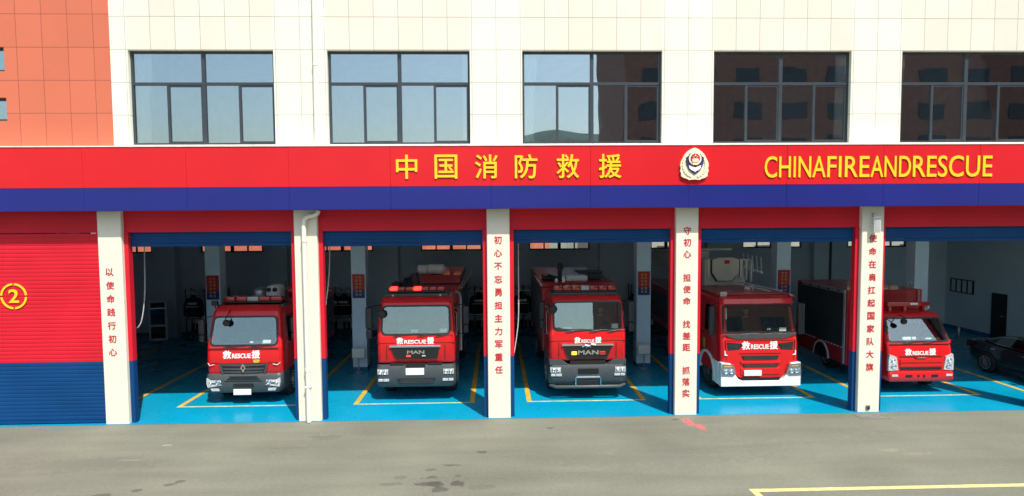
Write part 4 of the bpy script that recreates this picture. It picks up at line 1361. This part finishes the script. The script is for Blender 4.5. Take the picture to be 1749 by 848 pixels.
# ---- T4: ladder platform truck with a white bumper
T4 = T = empty('fire_truck', (17.28, 1.45, 0), 'red fire truck with a white bumper and a beige rescue cage above its roof', 'fire truck')
wv = 1.13
lv = [(.62, wv, .02), (1.0, wv, -.02), (1.62, wv, .0), (1.80, wv - .02, .05), (2.60, 1.08, .22), (2.64, 1.09, .18), (2.76, 1.07, .24), (2.83, 1.0, .40)]
ws = (1.80, 2.60, 1.055, 1.02); sd = (1.72, 2.5, .5, 1.3)
cab_shell(T, lv, 1.95, .16, ws, sd, 'truck_red', 'cab'); cab_shell(T, lv, 1.95, .16, ws, sd, 'interior', 'cab_lining', .03)
windscreen(T, lv, ws, r=.10); side_glass(T, 1.09, sd); interior(T, lv, 1.9, ws, wv)
cab_doors(T, wv, .6, 1.6, 1.1, 1.62)
papers(T, lv, ws, [(.58, .78, 1.85, .10), (.24, .27, 1.89, .05), (.29, .33, 1.89, .05), (-.98, -.90, 2.2, .30)])
b = MB(); b.prism([(-1.05, 1.79), (-.9, 1.72), (-.7, 1.66), (.7, 1.66), (.9, 1.72), (1.05, 1.79)], 'y', -.012, .03)
b.build('wiper_panel', 'truck_dark', T)
wipers(T, lv, 1.76, (-.62, .05, .45), .40, .05)
lettering(T, lv, -.52, .50, 1.36, 1.58)
for s_ in (-1, 1):
    p = [(s_ * x, z) for x, z in ((.60, 1.35), (.93, 1.33), (.95, 1.56), (.56, 1.53), (.50, 1.50))]
    o = panel(T, 'vent', 'black', p if s_ > 0 else p[::-1], .0, .012)
    b = MB()
    for q in range(5): b.box(s_ * (.62 - q * .015), s_ * .92, -.02, -.01, 1.365 + q * .036, 1.375 + q * .036)
    b.build('vent_bar', 'truck_dark', o)
    b = MB(); p = [(s_ * x, z) for x, z in ((.92, 1.19), (1.02, 1.19), (1.02, 1.32), (.99, 1.32), (.99, 1.24))]; b.prism(p, 'y', -.03, .02); b.build('badge', 'white', T)
for z0, z1, h in ((1.06, 1.18, .53), (.84, .92, .52)):
    o = panel(T, 'grille', 'black', [(-h + .05, z0), (h - .05, z0), (h, z1), (-h, z1)], -.02, .014)
    b = MB()
    for q in range(4): b.box(-h + .06, h - .06, -.04, -.03, z0 + .01 + q * (z1 - z0) / 4, z0 + .02 + q * (z1 - z0) / 4)
    b.build('bar', 'truck_dark', o)
b = MB(); b.box(-.56, .58, -.055, .02, .95, 1.03, bev=.015); b.box(-.56, .58, -.05, .02, .64, .83, bev=.015); b.build('bonnet_bar', 'truck_red', T)
# white bumper: U-shaped with raised ends that turn round the corners
b = MB()
prof = [(-1.14, .32), (1.14, .32), (1.15, .70), (1.13, 1.0), (.86, .97), (.78, .72), (.64, .53), (.54, .48), (-.54, .48), (-.64, .53), (-.78, .72), (-.86, .97), (-1.13, 1.0), (-1.15, .70)]
b.prism(prof, 'y', -.10, .10)
for s_ in (-1, 1): b.box(s_ * 1.05, s_ * 1.15, .101, .55, .33, .98, bev=.02)
bp_ = b.build('bumper', 'white', T)
bv = bp_.modifiers.new('bevel', 'BEVEL'); bv.width = .025; bv.segments = 2; bv.limit_method = 'ANGLE'
b = MB(); b.prism([(-.52, .485), (.52, .485), (.58, .56), (-.58, .56)], 'y', -.075, .0); b.build('vent', 'black', T)
b = MB(); b.prism([(-.60, .562), (.60, .562), (.76, .72), (.82, .94), (-.82, .94), (-.76, .72)], 'y', -.028, .02); b.build('lower_panel', 'truck_red', T)
plate(T, -.48, .02, .62, .78, -.075)
for s_ in (-1, 1):
    p = [(s_ * x, z) for x, z in ((.72, .70), (.80, .62), (1.13, .63), (1.135, .80), (1.11, .97), (.80, .95))]
    headlamp(T, p if s_ > 0 else p[::-1], -.105, [(s_ * .86, .76, .07), (s_ * 1.01, .77, .08)], 'lamp_dark')
    b = MB(); b.box(s_ * .86, s_ * 1.06, -.121, -.10, .885, .915); b.build('indicator', 'line_y', T)
    wheel(T, s_ * 1.10, 1.02, .48, .32, 'truck_dark'); wheel(T, s_ * 1.12, 4.9, .48, .5)
    b = MB(); rg = []
    for q in range(13):
        a = math.pi * q / 12; c_, s2 = math.cos(a), math.sin(a)
        rg.append([(s_ * 1.06, 1.02 - .56 * c_, .50 + .56 * s2), (s_ * 1.165, 1.02 - .56 * c_, .50 + .56 * s2), (s_ * 1.165, 1.02 - .66 * c_, .50 + .63 * s2), (s_ * 1.06, 1.02 - .66 * c_, .50 + .63 * s2)])
    b.loft(rg); b.build('wheel_arch', 'white', T, smooth=True)
    b = MB(); b.box(s_ * 1.125, s_ * 1.137, 1.2, 1.35, 1.15, 1.45, bev=.005); b.build('door_badge', 'line_y', T)
b = MB()
for s_ in (-1, 1): b.prism([(s_ * .955, 1.02), (s_ * .965, 1.02), (s_ * 1.0, 1.62), (s_ * .99, 1.62)], 'y', -.024, .02)
b.box(-.95, .95, -.010, .02, 1.605, 1.614); b.box(-.60, .60, -.026, .02, 1.24, 1.248)
b.build('panel_gap', 'black', T)
mirror(T, 1.30, .30, 1.72, 2.62, .20, 1.1, (1.8, 2.62), False); mirror(T, -1.27, .35, 1.72, 2.55, .18, -1.1, (1.8, 2.6), False)
b = MB(); b.box(-1.08, 1.08, .5, 2.4, 2.835, 2.88, bev=.02); b.build('roof_deck', 'body_red', T)
b = MB(); b.box(-.98, -.80, .42, .48, 2.80, 2.94); b.build('roof_marker', 'lamp', T)
b = MB(); b.box(-.94, -.84, .412, .422, 2.83, 2.91); b.build('marker_face', 'metal', T)
b = MB()
for s_ in (.55, .9): b.tube([(s_, .6, 2.93), (s_ - .5, 2.5, 3.0)], .018, 6)
b.build('roof_rail', 'silver_tape', T)
b = MB(); b.box(1.0, 1.14, .3, .5, 2.78, 2.84, bev=.02); b.build('corner_lamp', 'lightbar_red', T)
chassis(T, 1.1, 7.5)
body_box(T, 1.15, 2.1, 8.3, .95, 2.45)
# cage: front shell with tapered apron, side posts, hinged gate, hose and boom
CG = (-.02, 2.55)
b = MB(); ox, oy = CG
b.prism([(ox - .62, 2.86), (ox + .72, 2.86), (ox + .72, 3.10), (ox + .62, 3.70), (ox - .60, 3.72), (ox - .62, 3.1)], 'y', oy + .08, oy + .95)
cg = b.build('rescue_cage', 'beige', T)
bv = cg.modifiers.new('bevel', 'BEVEL'); bv.width = .03; bv.segments = 2; bv.limit_method = 'ANGLE'
b = MB(); b.prism([(ox - .27, 3.00), (ox + .25, 3.00), (ox + .48, 3.28), (ox + .48, 3.72), (ox + .25, 3.76), (ox - .22, 3.76), (ox - .44, 3.72), (ox - .44, 3.28)], 'y', oy + .0, oy + .078)
b.build('cage_shadow_gap', 'black', cg)
b = MB(); b.prism([(ox - .24, 3.03), (ox + .22, 3.03), (ox + .455, 3.29), (ox + .455, 3.71), (ox + .25, 3.78), (ox - .22, 3.78), (ox - .415, 3.71), (ox - .415, 3.29)], 'y', oy - .05, oy + .0)
b.build('cage_front', 'beige', cg)
b = MB(); b.box(ox - .03, ox + .14, oy - .06, oy - .049, 3.58, 3.70); b.build('cage_label', 'emblem_red', cg)
for s_, xx in ((-1, ox - .52), (1, ox + .55)):
    b = MB(); b.box(xx - .05, xx + .05, oy - .02, oy + .07, 3.1, 3.74, bev=.02); b.build('cage_post', 'beige', cg)
b = MB(); b.tube([(ox + .60, oy, 3.70), (ox + .88, oy, 3.70), (ox + .88, oy, 2.98)], .035, 8); b.tube([(ox + .72, oy, 3.70), (ox + .72, oy, 3.05)], .03, 8); b.tube([(ox + .60, oy, 3.40), (ox + .74, oy, 3.60)], .025, 6); b.build('cage_gate', 'beige', cg)
b = MB()
for q in range(5): b.tube([(ox + 1.0 + q * .13, oy + .9 - q * .05, 3.85 - q * .03), (ox + 1.07 + q * .13, oy + .8, 3.27 - q * .03)], .016, 6)
b.tube([(ox + .95, oy + .8, 3.40), (ox + 1.65, oy + .8, 3.20)], .03, 6); b.build('ladder_rung', 'silver_tape', T)
b = MB(); b.tube([(ox - .95, oy + .2, 2.86), (ox - .92, oy + .1, 3.3), (ox - .93, oy + .2, 3.74)], .075, 10); b.build('supply_hose', 'black', cg, smooth=True)
b = MB(); b.tube([(ox - 1.0, oy + .6, 2.92), (ox - .75, oy + .6, 2.92)], .26, 16); b.box(ox - 1.1, ox - .7, oy + .3, oy + 1.6, 2.86, 3.75, bev=.05); b.build('cage_arm', 'beige', cg)
b = MB(); b.prism([(3.3, 3.25), (7.8, 3.1), (7.8, 3.62), (3.3, 3.95)], 'x', -.95, -.25); b.prism([(3.4, 3.96), (7.8, 3.66), (7.8, 3.75), (3.4, 4.03)], 'x', -.9, .55); b.build('boom', 'beige', T)
b = MB(); b.box(-.6, .5, 5.4, 6.8, 2.46, 3.08, bev=.05); b.build('turntable', 'beige', T)

# ---- T5: light truck with a wide equipment body and dark side shutter
T5 = T = empty('fire_truck', (21.95, 1.45, 0), 'small red fire truck with tall headlamps and a wide dark sided equipment body', 'fire truck')
wv = .945
lv = [(.66, wv, .02), (.78, wv, .0), (1.30, wv, .04), (1.46, wv - .01, .09), (2.16, .86, .42), (2.22, .84, .47), (2.27, .78, .58)]
ws = (1.47, 2.15, .90, .83); sd = (1.42, 2.05, .68, 1.25)
cab_shell(T, lv, 1.42, .10, ws, sd, 'truck_red', 'cab'); cab_shell(T, lv, 1.42, .10, ws, sd, 'interior', 'cab_lining', .03)
windscreen(T, lv, ws, r=.10); side_glass(T, .895, sd); interior(T, lv, 1.4, ws, wv)
papers(T, lv, ws, [(-.45, -.20, 1.54, .08), (-.17, -.05, 1.55, .07), (.22, .40, 1.55, .04)])
wipers(T, lv, 1.46, (-.5, .1), .40, .05)
lettering(T, lv, -.45, .44, 1.12, 1.30)
b = MB(); rgs = [outline(z, w_, yf, .5, .09, .5, [.3, .4]) for z, w_, yf in ((.37, .92, -.01), (.42, .955, -.05), (.60, .96, -.06), (.66, .94, -.03))]
b.loft(rgs); b.build('bumper', 'truck_red', T, smooth=True)
b = MB()
for x0, x1 in ((-.48, -.28), (-.13, -.07), (.03, .09), (.27, .47)): b.box(x0, x1, -.068, -.04, .50, .58, bev=.01)
b.build('bumper_vent', 'black', T)
for z0, z1 in ((.70, .77),):
    b = MB(); b.box(-.60, .60, -.008, .05, z0, z1, bev=.01); b.build('grille', 'black', T)
b = MB()
for z in (.80, .92): b.prism([(-.62, z), (.62, z), (.60, z + .085), (-.60, z + .085)], 'y', -.022, .03)
b.build('grille_bar', 'truck_red', T)
b = MB(); b.box(-.16, .16, -.02, .04, 1.03, 1.075); b.build('emblem', 'emblem_red', T)
b = MB(); b.box(-.10, .10, -.03, .03, 1.04, 1.065); b.build('emblem_trim', 'metal', T)
for s_ in (-1, 1):
    p = [(s_ * x, z) for x, z in ((.66, .70), (.945, .68), (.95, 1.0), (.92, 1.16), (.72, 1.08))]
    headlamp(T, p if s_ > 0 else p[::-1], .0, [(s_ * .80, .82, .075), (s_ * .82, .98, .06)])
    b = MB(); b.box(s_ * .70, s_ * .88, -.068, -.05, .52, .59, bev=.01); b.build('fog_lamp', 'lamp', T)
    wheel(T, s_ * .90, .95, .38, .22); wheel(T, s_ * 1.0, 3.0, .38, .36)
round_mirror(T, -.45, .12, 2.08, .09, -.40, .40, 2.22); round_mirror(T, -.90, .25, 1.88, .08, -.88, .4, 2.1)
b = MB(); b.box(-.88, .88, .045, .09, 1.425, 1.434); b.box(-.62, .62, -.004, .03, 1.085, 1.092)
b.build('panel_gap', 'black', T)
b = MB(); b.tube([(-.95, .42, 2.12), (-.72, .30, 2.2), (-.5, .2, 2.14)], .014, 6); b.build('mirror_arm', 'black', T)
mirror(T, -1.06, .42, 1.45, 1.95, .15, -.9, (1.5, 1.95)); mirror(T, 1.06, .45, 1.40, 1.55, .15, .92, (1.45, 1.55), False)
b = MB(); b.box(.93, 1.03, .2, .42, 1.40, 1.52, bev=.03); b.build('door_lamp', 'truck_red', T)
chassis(T, .9, 4.4)
# light gantry on the roof
b = MB()
b.box(-.55, .72, .66, .86, 2.42, 2.55, bev=.02)
for x in (-.45, .0, .55): b.box(x - .04, x + .04, .7, .82, 2.25, 2.419)
b.build('light_bar', 'lightbar_red', T)
b = MB(); b.box(.12, .34, .65, .66, 2.47, 2.53); b.build('light_bar_badge', 'white', T)
b = MB(); b.box(.60, .66, .6, .66, 2.36, 2.44); b.build('marker_lamp', 'lamp', T)
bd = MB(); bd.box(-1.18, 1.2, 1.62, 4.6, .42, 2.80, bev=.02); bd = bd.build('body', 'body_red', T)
b = MB(); prof = []
for i in range(30): prof += [(.003, .98 + i * .057), (.012, .998 + i * .057), (.012, 1.03 + i * .057)]
A = [b.bm.verts.new((-1.18 - q, 1.80, z)) for q, z in prof]; B = [b.bm.verts.new((-1.18 - q, 4.5, z)) for q, z in prof]
for i in range(len(prof) - 1): b._f([A[i], B[i], B[i + 1], A[i + 1]])
b.build('side_shutter', 'shutter_dark', bd)
b = MB(); b.tube([(-1.2, 1.70, .45), (-1.2, 1.70, 2.70)], .022, 8); b.tube([(-1.2, 1.77, .45), (-1.2, 1.77, 2.70)], .016, 8); b.build('corner_rail', 'metal', bd)
b = MB(); b.box(-1.27, -1.185, 1.65, 4.2, 2.68, 2.80, bev=.02); b.build('awning_box', 'metal', bd)
b = MB()
for q in range(5): b.box(-1.275, -1.27, 1.9 + q * .55, 2.0 + q * .55, 2.72, 2.77)
b.build('awning_lamp', 'black', bd)
b = MB()
for q in range(16):
    y = 1.85 + q * .17
    if 2.72 < y < 3.28: continue
    b.box(-1.195, -1.18, y, y + .06, .925, .965)
b.build('reflector_strip', 'silver_tape', bd)
b = MB(); rg = []
for q in range(13):
    a = math.pi * q / 12; c_, s2 = math.cos(a), math.sin(a)
    rg.append([(-1.17, 3.0 - .40 * c_, .42 + .46 * s2), (-1.21, 3.0 - .40 * c_, .42 + .46 * s2), (-1.21, 3.0 - .46 * c_, .42 + .52 * s2), (-1.17, 3.0 - .46 * c_, .42 + .52 * s2)])
b.loft(rg); b.build('wheel_arch', 'silver_tape', bd)
b = MB(); b.prism([(3.0 - .40, .40), (3.4, .40), (3.38, .62), (3.25, .82), (3.0, .88), (2.75, .82), (2.62, .62)], 'x', -1.20, -1.0); b.build('wheel_well', 'black', bd)
b = MB(); b.tube([(1.05, 1.63, 2.35), (1.05, 1.57, 2.38), (1.05, 1.57, 2.78), (1.05, 1.63, 2.80)], .02, 6); b.tube([(.85, 1.8, 2.78), (.85, 1.8, 2.98), (.92, 1.8, 3.02), (.99, 1.8, 2.95)], .02, 6); b.build('grab_rail', 'metal', T)
b = MB(); b.box(-1.1, 1.1, 1.595, 1.619, 2.56, 2.60)
b.build('front_trim', 'body_red', T)

# ------------------------------------------------------------------ black saloon car at the right end
CAR = empty('saloon_car', (26.62, 0, 0), 'black saloon car parked nose out at the right end of the garage', 'car')
def car_ring(y, hw, zb, zt, tuck=.06):
    pts = [(-hw + .10, zb), (-hw + .02, zb + .10), (-hw, zb + (zt - zb) * .45), (-hw + .02, zb + (zt - zb) * .72), (-hw + tuck, zt - .03), (-hw + tuck + .06, zt)]
    return [(x, y, z) for x, z in pts] + [(-x, y, z) for x, z in pts[::-1]]
b = MB()
st = [(.02, .62, .30, .62), (.10, .72, .22, .70), (.35, .82, .20, .78), (.9, .87, .19, .86), (1.4, .885, .19, .90), (2.2, .89, .19, .92), (3.2, .89, .19, .95), (3.8, .875, .20, .97), (4.25, .82, .24, .98), (4.45, .76, .30, .94), (4.52, .68, .42, .86)]
b.loft([car_ring(*q) for q in st])
body = b.build('body', 'car', CAR, smooth=True)
_m = body.modifiers.new('round', 'SUBSURF'); _m.levels = _m.render_levels = 2
def gh(y, hw, z0, z1, hr): return [(-hw, y, z0), (-(hw + hr) / 2 - .01, y, (z0 + z1) / 2 + .03), (-hr, y, z1 - .02), (-hr + .10, y, z1), (hr - .10, y, z1), (hr, y, z1 - .02), ((hw + hr) / 2 + .01, y, (z0 + z1) / 2 + .03), (hw, y, z0)]
b = MB()
b.loft([gh(1.15, .78, .86, .89, .74), gh(1.75, .80, .90, 1.22, .66), gh(2.15, .80, .91, 1.32, .62), gh(2.8, .80, .93, 1.34, .62), gh(3.4, .78, .95, 1.23, .60), gh(3.85, .74, .96, 1.06, .60), gh(4.1, .70, .97, .99, .62)])
_o = b.build('roof', 'car', CAR, smooth=True)
_m = _o.modifiers.new('round', 'SUBSURF'); _m.levels = _m.render_levels = 2
for s_ in (-1, 1):
    b = MB()
    pts = [(1.55, .97), (1.95, 1.22), (2.4, 1.275), (2.9, 1.27), (3.3, 1.19), (3.72, 1.02), (3.3, .985), (2.4, .965)]
    def sx(y, z):
        t = (z - .93) / .40
        return s_ * (.812 - .165 * max(0, t) + .012)
    f = [b.bm.verts.new((sx(y, z), y, z)) for y, z in pts]; g = [b.bm.verts.new((sx(y, z) - s_ * .03, y, z)) for y, z in pts]
    b._f(f); b._f(g[::-1])
    for i in range(len(pts)): b._f([f[i], f[(i + 1) % 8], g[(i + 1) % 8], g[i]])
    o = b.build('side_window', 'glass_side', CAR)
    b = MB(); b.tube([(sx(y, z), y, z) for y, z in pts + pts[:1]], .011, 6, cap=False); b.build('chrome_trim', 'chrome', o)
    b = MB(); b.box(s_ * .895, s_ * .91, .2, 4.2, .30, .33); b.box(s_ * .80, s_ * .885, 1.35, 3.1, .185, .30, bev=.02); b.build('sill', 'car', CAR)
    b = MB(); b.box(s_ * .86, s_ * .99, 1.55, 1.72, .95, 1.08, bev=.03); b.build('mirror', 'car', CAR, smooth=True)
    for y in (2.35, 3.35):
        b = MB(); b.box(s_ * .885, s_ * .91, y - .1, y + .08, .80, .83, bev=.008); b.build('door_handle', 'chrome', CAR)
    b = MB(); b.prism([(.12, .58), (.55, .70), (.5, .76), (.12, .68)], 'x', s_ * .66, s_ * .835); b.build('headlight', 'lamp', CAR)
    b = MB(); b.prism([(4.46, .68), (4.15, .80), (4.1, .90), (4.44, .90)], 'x', s_ * .60, s_ * .83); b.build('tail_lamp', 'tail', CAR)
    for y in (.92, 3.57):
        b = MB(); b.lathe([(0, .36), (s_ * .015, .36), (s_ * .015, .01)], (s_ * .865, y, .33), 'x', 28); b.build('wheel_arch', 'black', CAR)
        x = s_ * .90
        t = MB(); h = .10
        t.lathe([(-h, .20), (-h, .30), (-h * .7, .325), (h * .7, .325), (h, .30), (h, .21)], (x - s_ * .06, y, .325), 'x', 32); ty = t.build('wheel', 'rubber', CAR, smooth=True)
        q = MB(); q.lathe([(0, .215), (s_ * .02, .215), (s_ * .012, .19), (-s_ * .04, .18)], (x + s_ * .035, y, .325), 'x', 28)
        for k in range(10):
            a = k * math.pi / 5
            q.tube([(x + s_ * .045, y + .04 * math.cos(a), .325 + .04 * math.sin(a)), (x + s_ * .045, y + .20 * math.cos(a), .325 + .20 * math.sin(a))], .017, 5)
        q.cyl((x + s_ * .045, y, .325), 'x', .05, .03, 12)
        q.build('rim', 'metal', ty, smooth=True)

#@@PEOPLE
# ------------------------------------------------------------------ seated people
def seated_person(loc, label, rz=0.0, turn=0.0, reach=((-.16, -.40, .18), (.16, -.40, .18)), s=.95):
    """a person on a cab seat facing -y: one skinned body with five-fingered hands; hair and shirt as children"""
    r = empty('person', loc, label, 'person', rz=rz)
    J = [(0, 0, .10), (0, -.01, .24), (0, .0, .40), (0, .01, .52), (0, .0, .60), (0, -.015, .66)]
    rad = [.145, .135, .15, .12, .055, .052]
    E = [(i, i + 1) for i in range(5)]
    hands = []
    for sg, hd in ((-1, reach[0]), (1, reach[1])):
        i0 = len(J)
        h = Vector(hd)
        J += [(sg * .17, .01, .53), (sg * .24, -.08, .30), tuple((Vector((sg * .24, -.08, .30)) * .25 + h * .75)), tuple(h)]
        rad += [.068, .046, .036, .026]
        E += [(3, i0), (i0, i0 + 1), (i0 + 1, i0 + 2), (i0 + 2, i0 + 3)]
        # palm and fingers
        p0 = len(J); J.append(tuple(h + Vector((0, -.05, .015)))); rad.append(.030); E.append((i0 + 3, p0))
        for q, (dx, ln) in enumerate(((-.030, .062), (-.011, .072), (.009, .068), (.028, .054))):
            a = len(J); b0 = h + Vector((dx, -.075, .02))
            J += [tuple(b0), tuple(b0 + Vector((0, -ln * .5, .0))), tuple(b0 + Vector((0, -ln * .65, -ln * .5)))]
            rad += [.0095, .0085, .0075]; E += [(p0, a), (a, a + 1), (a + 1, a + 2)]
        a = len(J); J += [tuple(h + Vector((-sg * .035, -.045, .01))), tuple(h + Vector((-sg * .055, -.075, -.01)))]; rad += [.011, .009]; E += [(p0, a), (a, a + 1)]
        k = len(J)
        J += [(sg * .10, -.02, .05), (sg * .13, -.42, .08), (sg * .13, -.50, -.30), (sg * .13, -.58, -.34)]
        rad += [.098, .07, .05, .04]
        E += [(0, k), (k, k + 1), (k + 1, k + 2), (k + 2, k + 3)]
    me = bpy.data.meshes.new('skel'); me.from_pydata(J, E, [])
    o = bpy.data.objects.new('skel', me); COL.objects.link(o)
    sk_ = o.modifiers.new('skin', 'SKIN'); sk_.use_smooth_shade = True
    for i, v in enumerate(me.skin_vertices[0].data):
        v.radius = (rad[i], rad[i]); v.use_root = i == 0
    ss = o.modifiers.new('sub', 'SUBSURF'); ss.levels = 1; ss.render_levels = 1
    bpy.context.view_layer.update()
    dg = bpy.context.evaluated_depsgraph_get()
    bmsh = bmesh.new(); t = bpy.data.meshes.new_from_object(o.evaluated_get(dg)); bmsh.from_mesh(t)
    bpy.data.objects.remove(o); bpy.data.meshes.remove(t)
    hands_y = min(reach[0][1], reach[1][1]) + .03
    for f in bmsh.faces:
        c = f.calc_center_median()
        f.material_index = 1 if (c.z > .555 and abs(c.x) < .1) or (c.z > .1 and c.y < hands_y + .02) else 0
    # head: an ovoid with brow, nose, chin and ears, joined to the same mesh
    hm = bmesh.new(); bmesh.ops.create_uvsphere(hm, u_segments=24, v_segments=16, radius=1)
    for v in hm.verts:
        x, y, z = v.co
        wv = .074 if z > -.2 else .074 - .022 * min(1, (-z - .2) / .8)
        q = Vector((x * wv, y * .094, z * .118))
        if y < -.55:
            q.y -= .018 * max(0, 1 - (abs(x) / .22)) * max(0, 1 - abs(z + .12) / .25)     # nose
            q.y += .010 * max(0, 1 - abs(abs(x) - .38) / .2) * max(0, 1 - abs(z - .05) / .16)  # eye sockets
            q.y -= .006 * max(0, 1 - abs(z + .45) / .1) * (abs(x) < .3)                    # lips
        if y < -.3 and z < -.6: q.y -= .008
        v.co = q
    for sg in (-1, 1):
        ear = bmesh.ops.create_uvsphere(hm, u_segments=8, v_segments=6, radius=1)
        for v in ear['verts']: v.co = Vector((sg * .077 + v.co.x * .012, .008 + v.co.y * .02, .0 + v.co.z * .032))
    eye_i = []
    rot = Matrix.Rotation(turn, 3, 'Z')
    off = Vector((0, -.03, .775))
    for v in hm.verts: v.co = rot @ v.co + off
    for f in hm.faces: f.material_index = 1
    th = bpy.data.meshes.new('h'); hm.to_mesh(th); hm.free(); bmsh.from_mesh(th); bpy.data.meshes.remove(th)
    b = MB(); b.bm.free(); b.bm = bmsh
    bd_ = b.build('body', ['cloth', 'skin'], r, smooth=True)
    hh = MB(); hh.bm.free(); hh.bm = bmesh.new()
    bmesh.ops.create_uvsphere(hh.bm, u_segments=20, v_segments=14, radius=1)
    dele = [v for v in hh.bm.verts if v.co.z < (-.35 if v.co.y > .1 else .42 + .25 * min(0, v.co.y + .4))]
    bmesh.ops.delete(hh.bm, geom=dele, context='VERTS')
    for v in hh.bm.verts:
        v.co = rot @ Vector((v.co.x * .083, v.co.y * .102 + .004, v.co.z * .128)) + off
    hh.build('hair', 'hair', r, smooth=True)
    e = MB()
    for sg in (-1, 1):
        c = rot @ Vector((sg * .030, -.083, .012)) + off
        e.cyl(tuple(c), 'y', .010, .012, 8)
    e.build('eye', 'black', r)
    r.scale = (s, s, s)
    return r
seated_person((12.38 + .52, 1.45 + .93, 1.66), 'person in dark uniform sitting at the wheel of the truck with the amber lamp', 0, R(-38), ((-.02, -.40, .22), (.2, -.38, .22)))
seated_person((17.28 + .02, 1.45 + 1.05, 1.55), 'person in dark uniform sitting in the middle of the cab of the ladder platform truck', 0, R(15), ((-.17, -.30, .12), (.17, -.30, .12)))
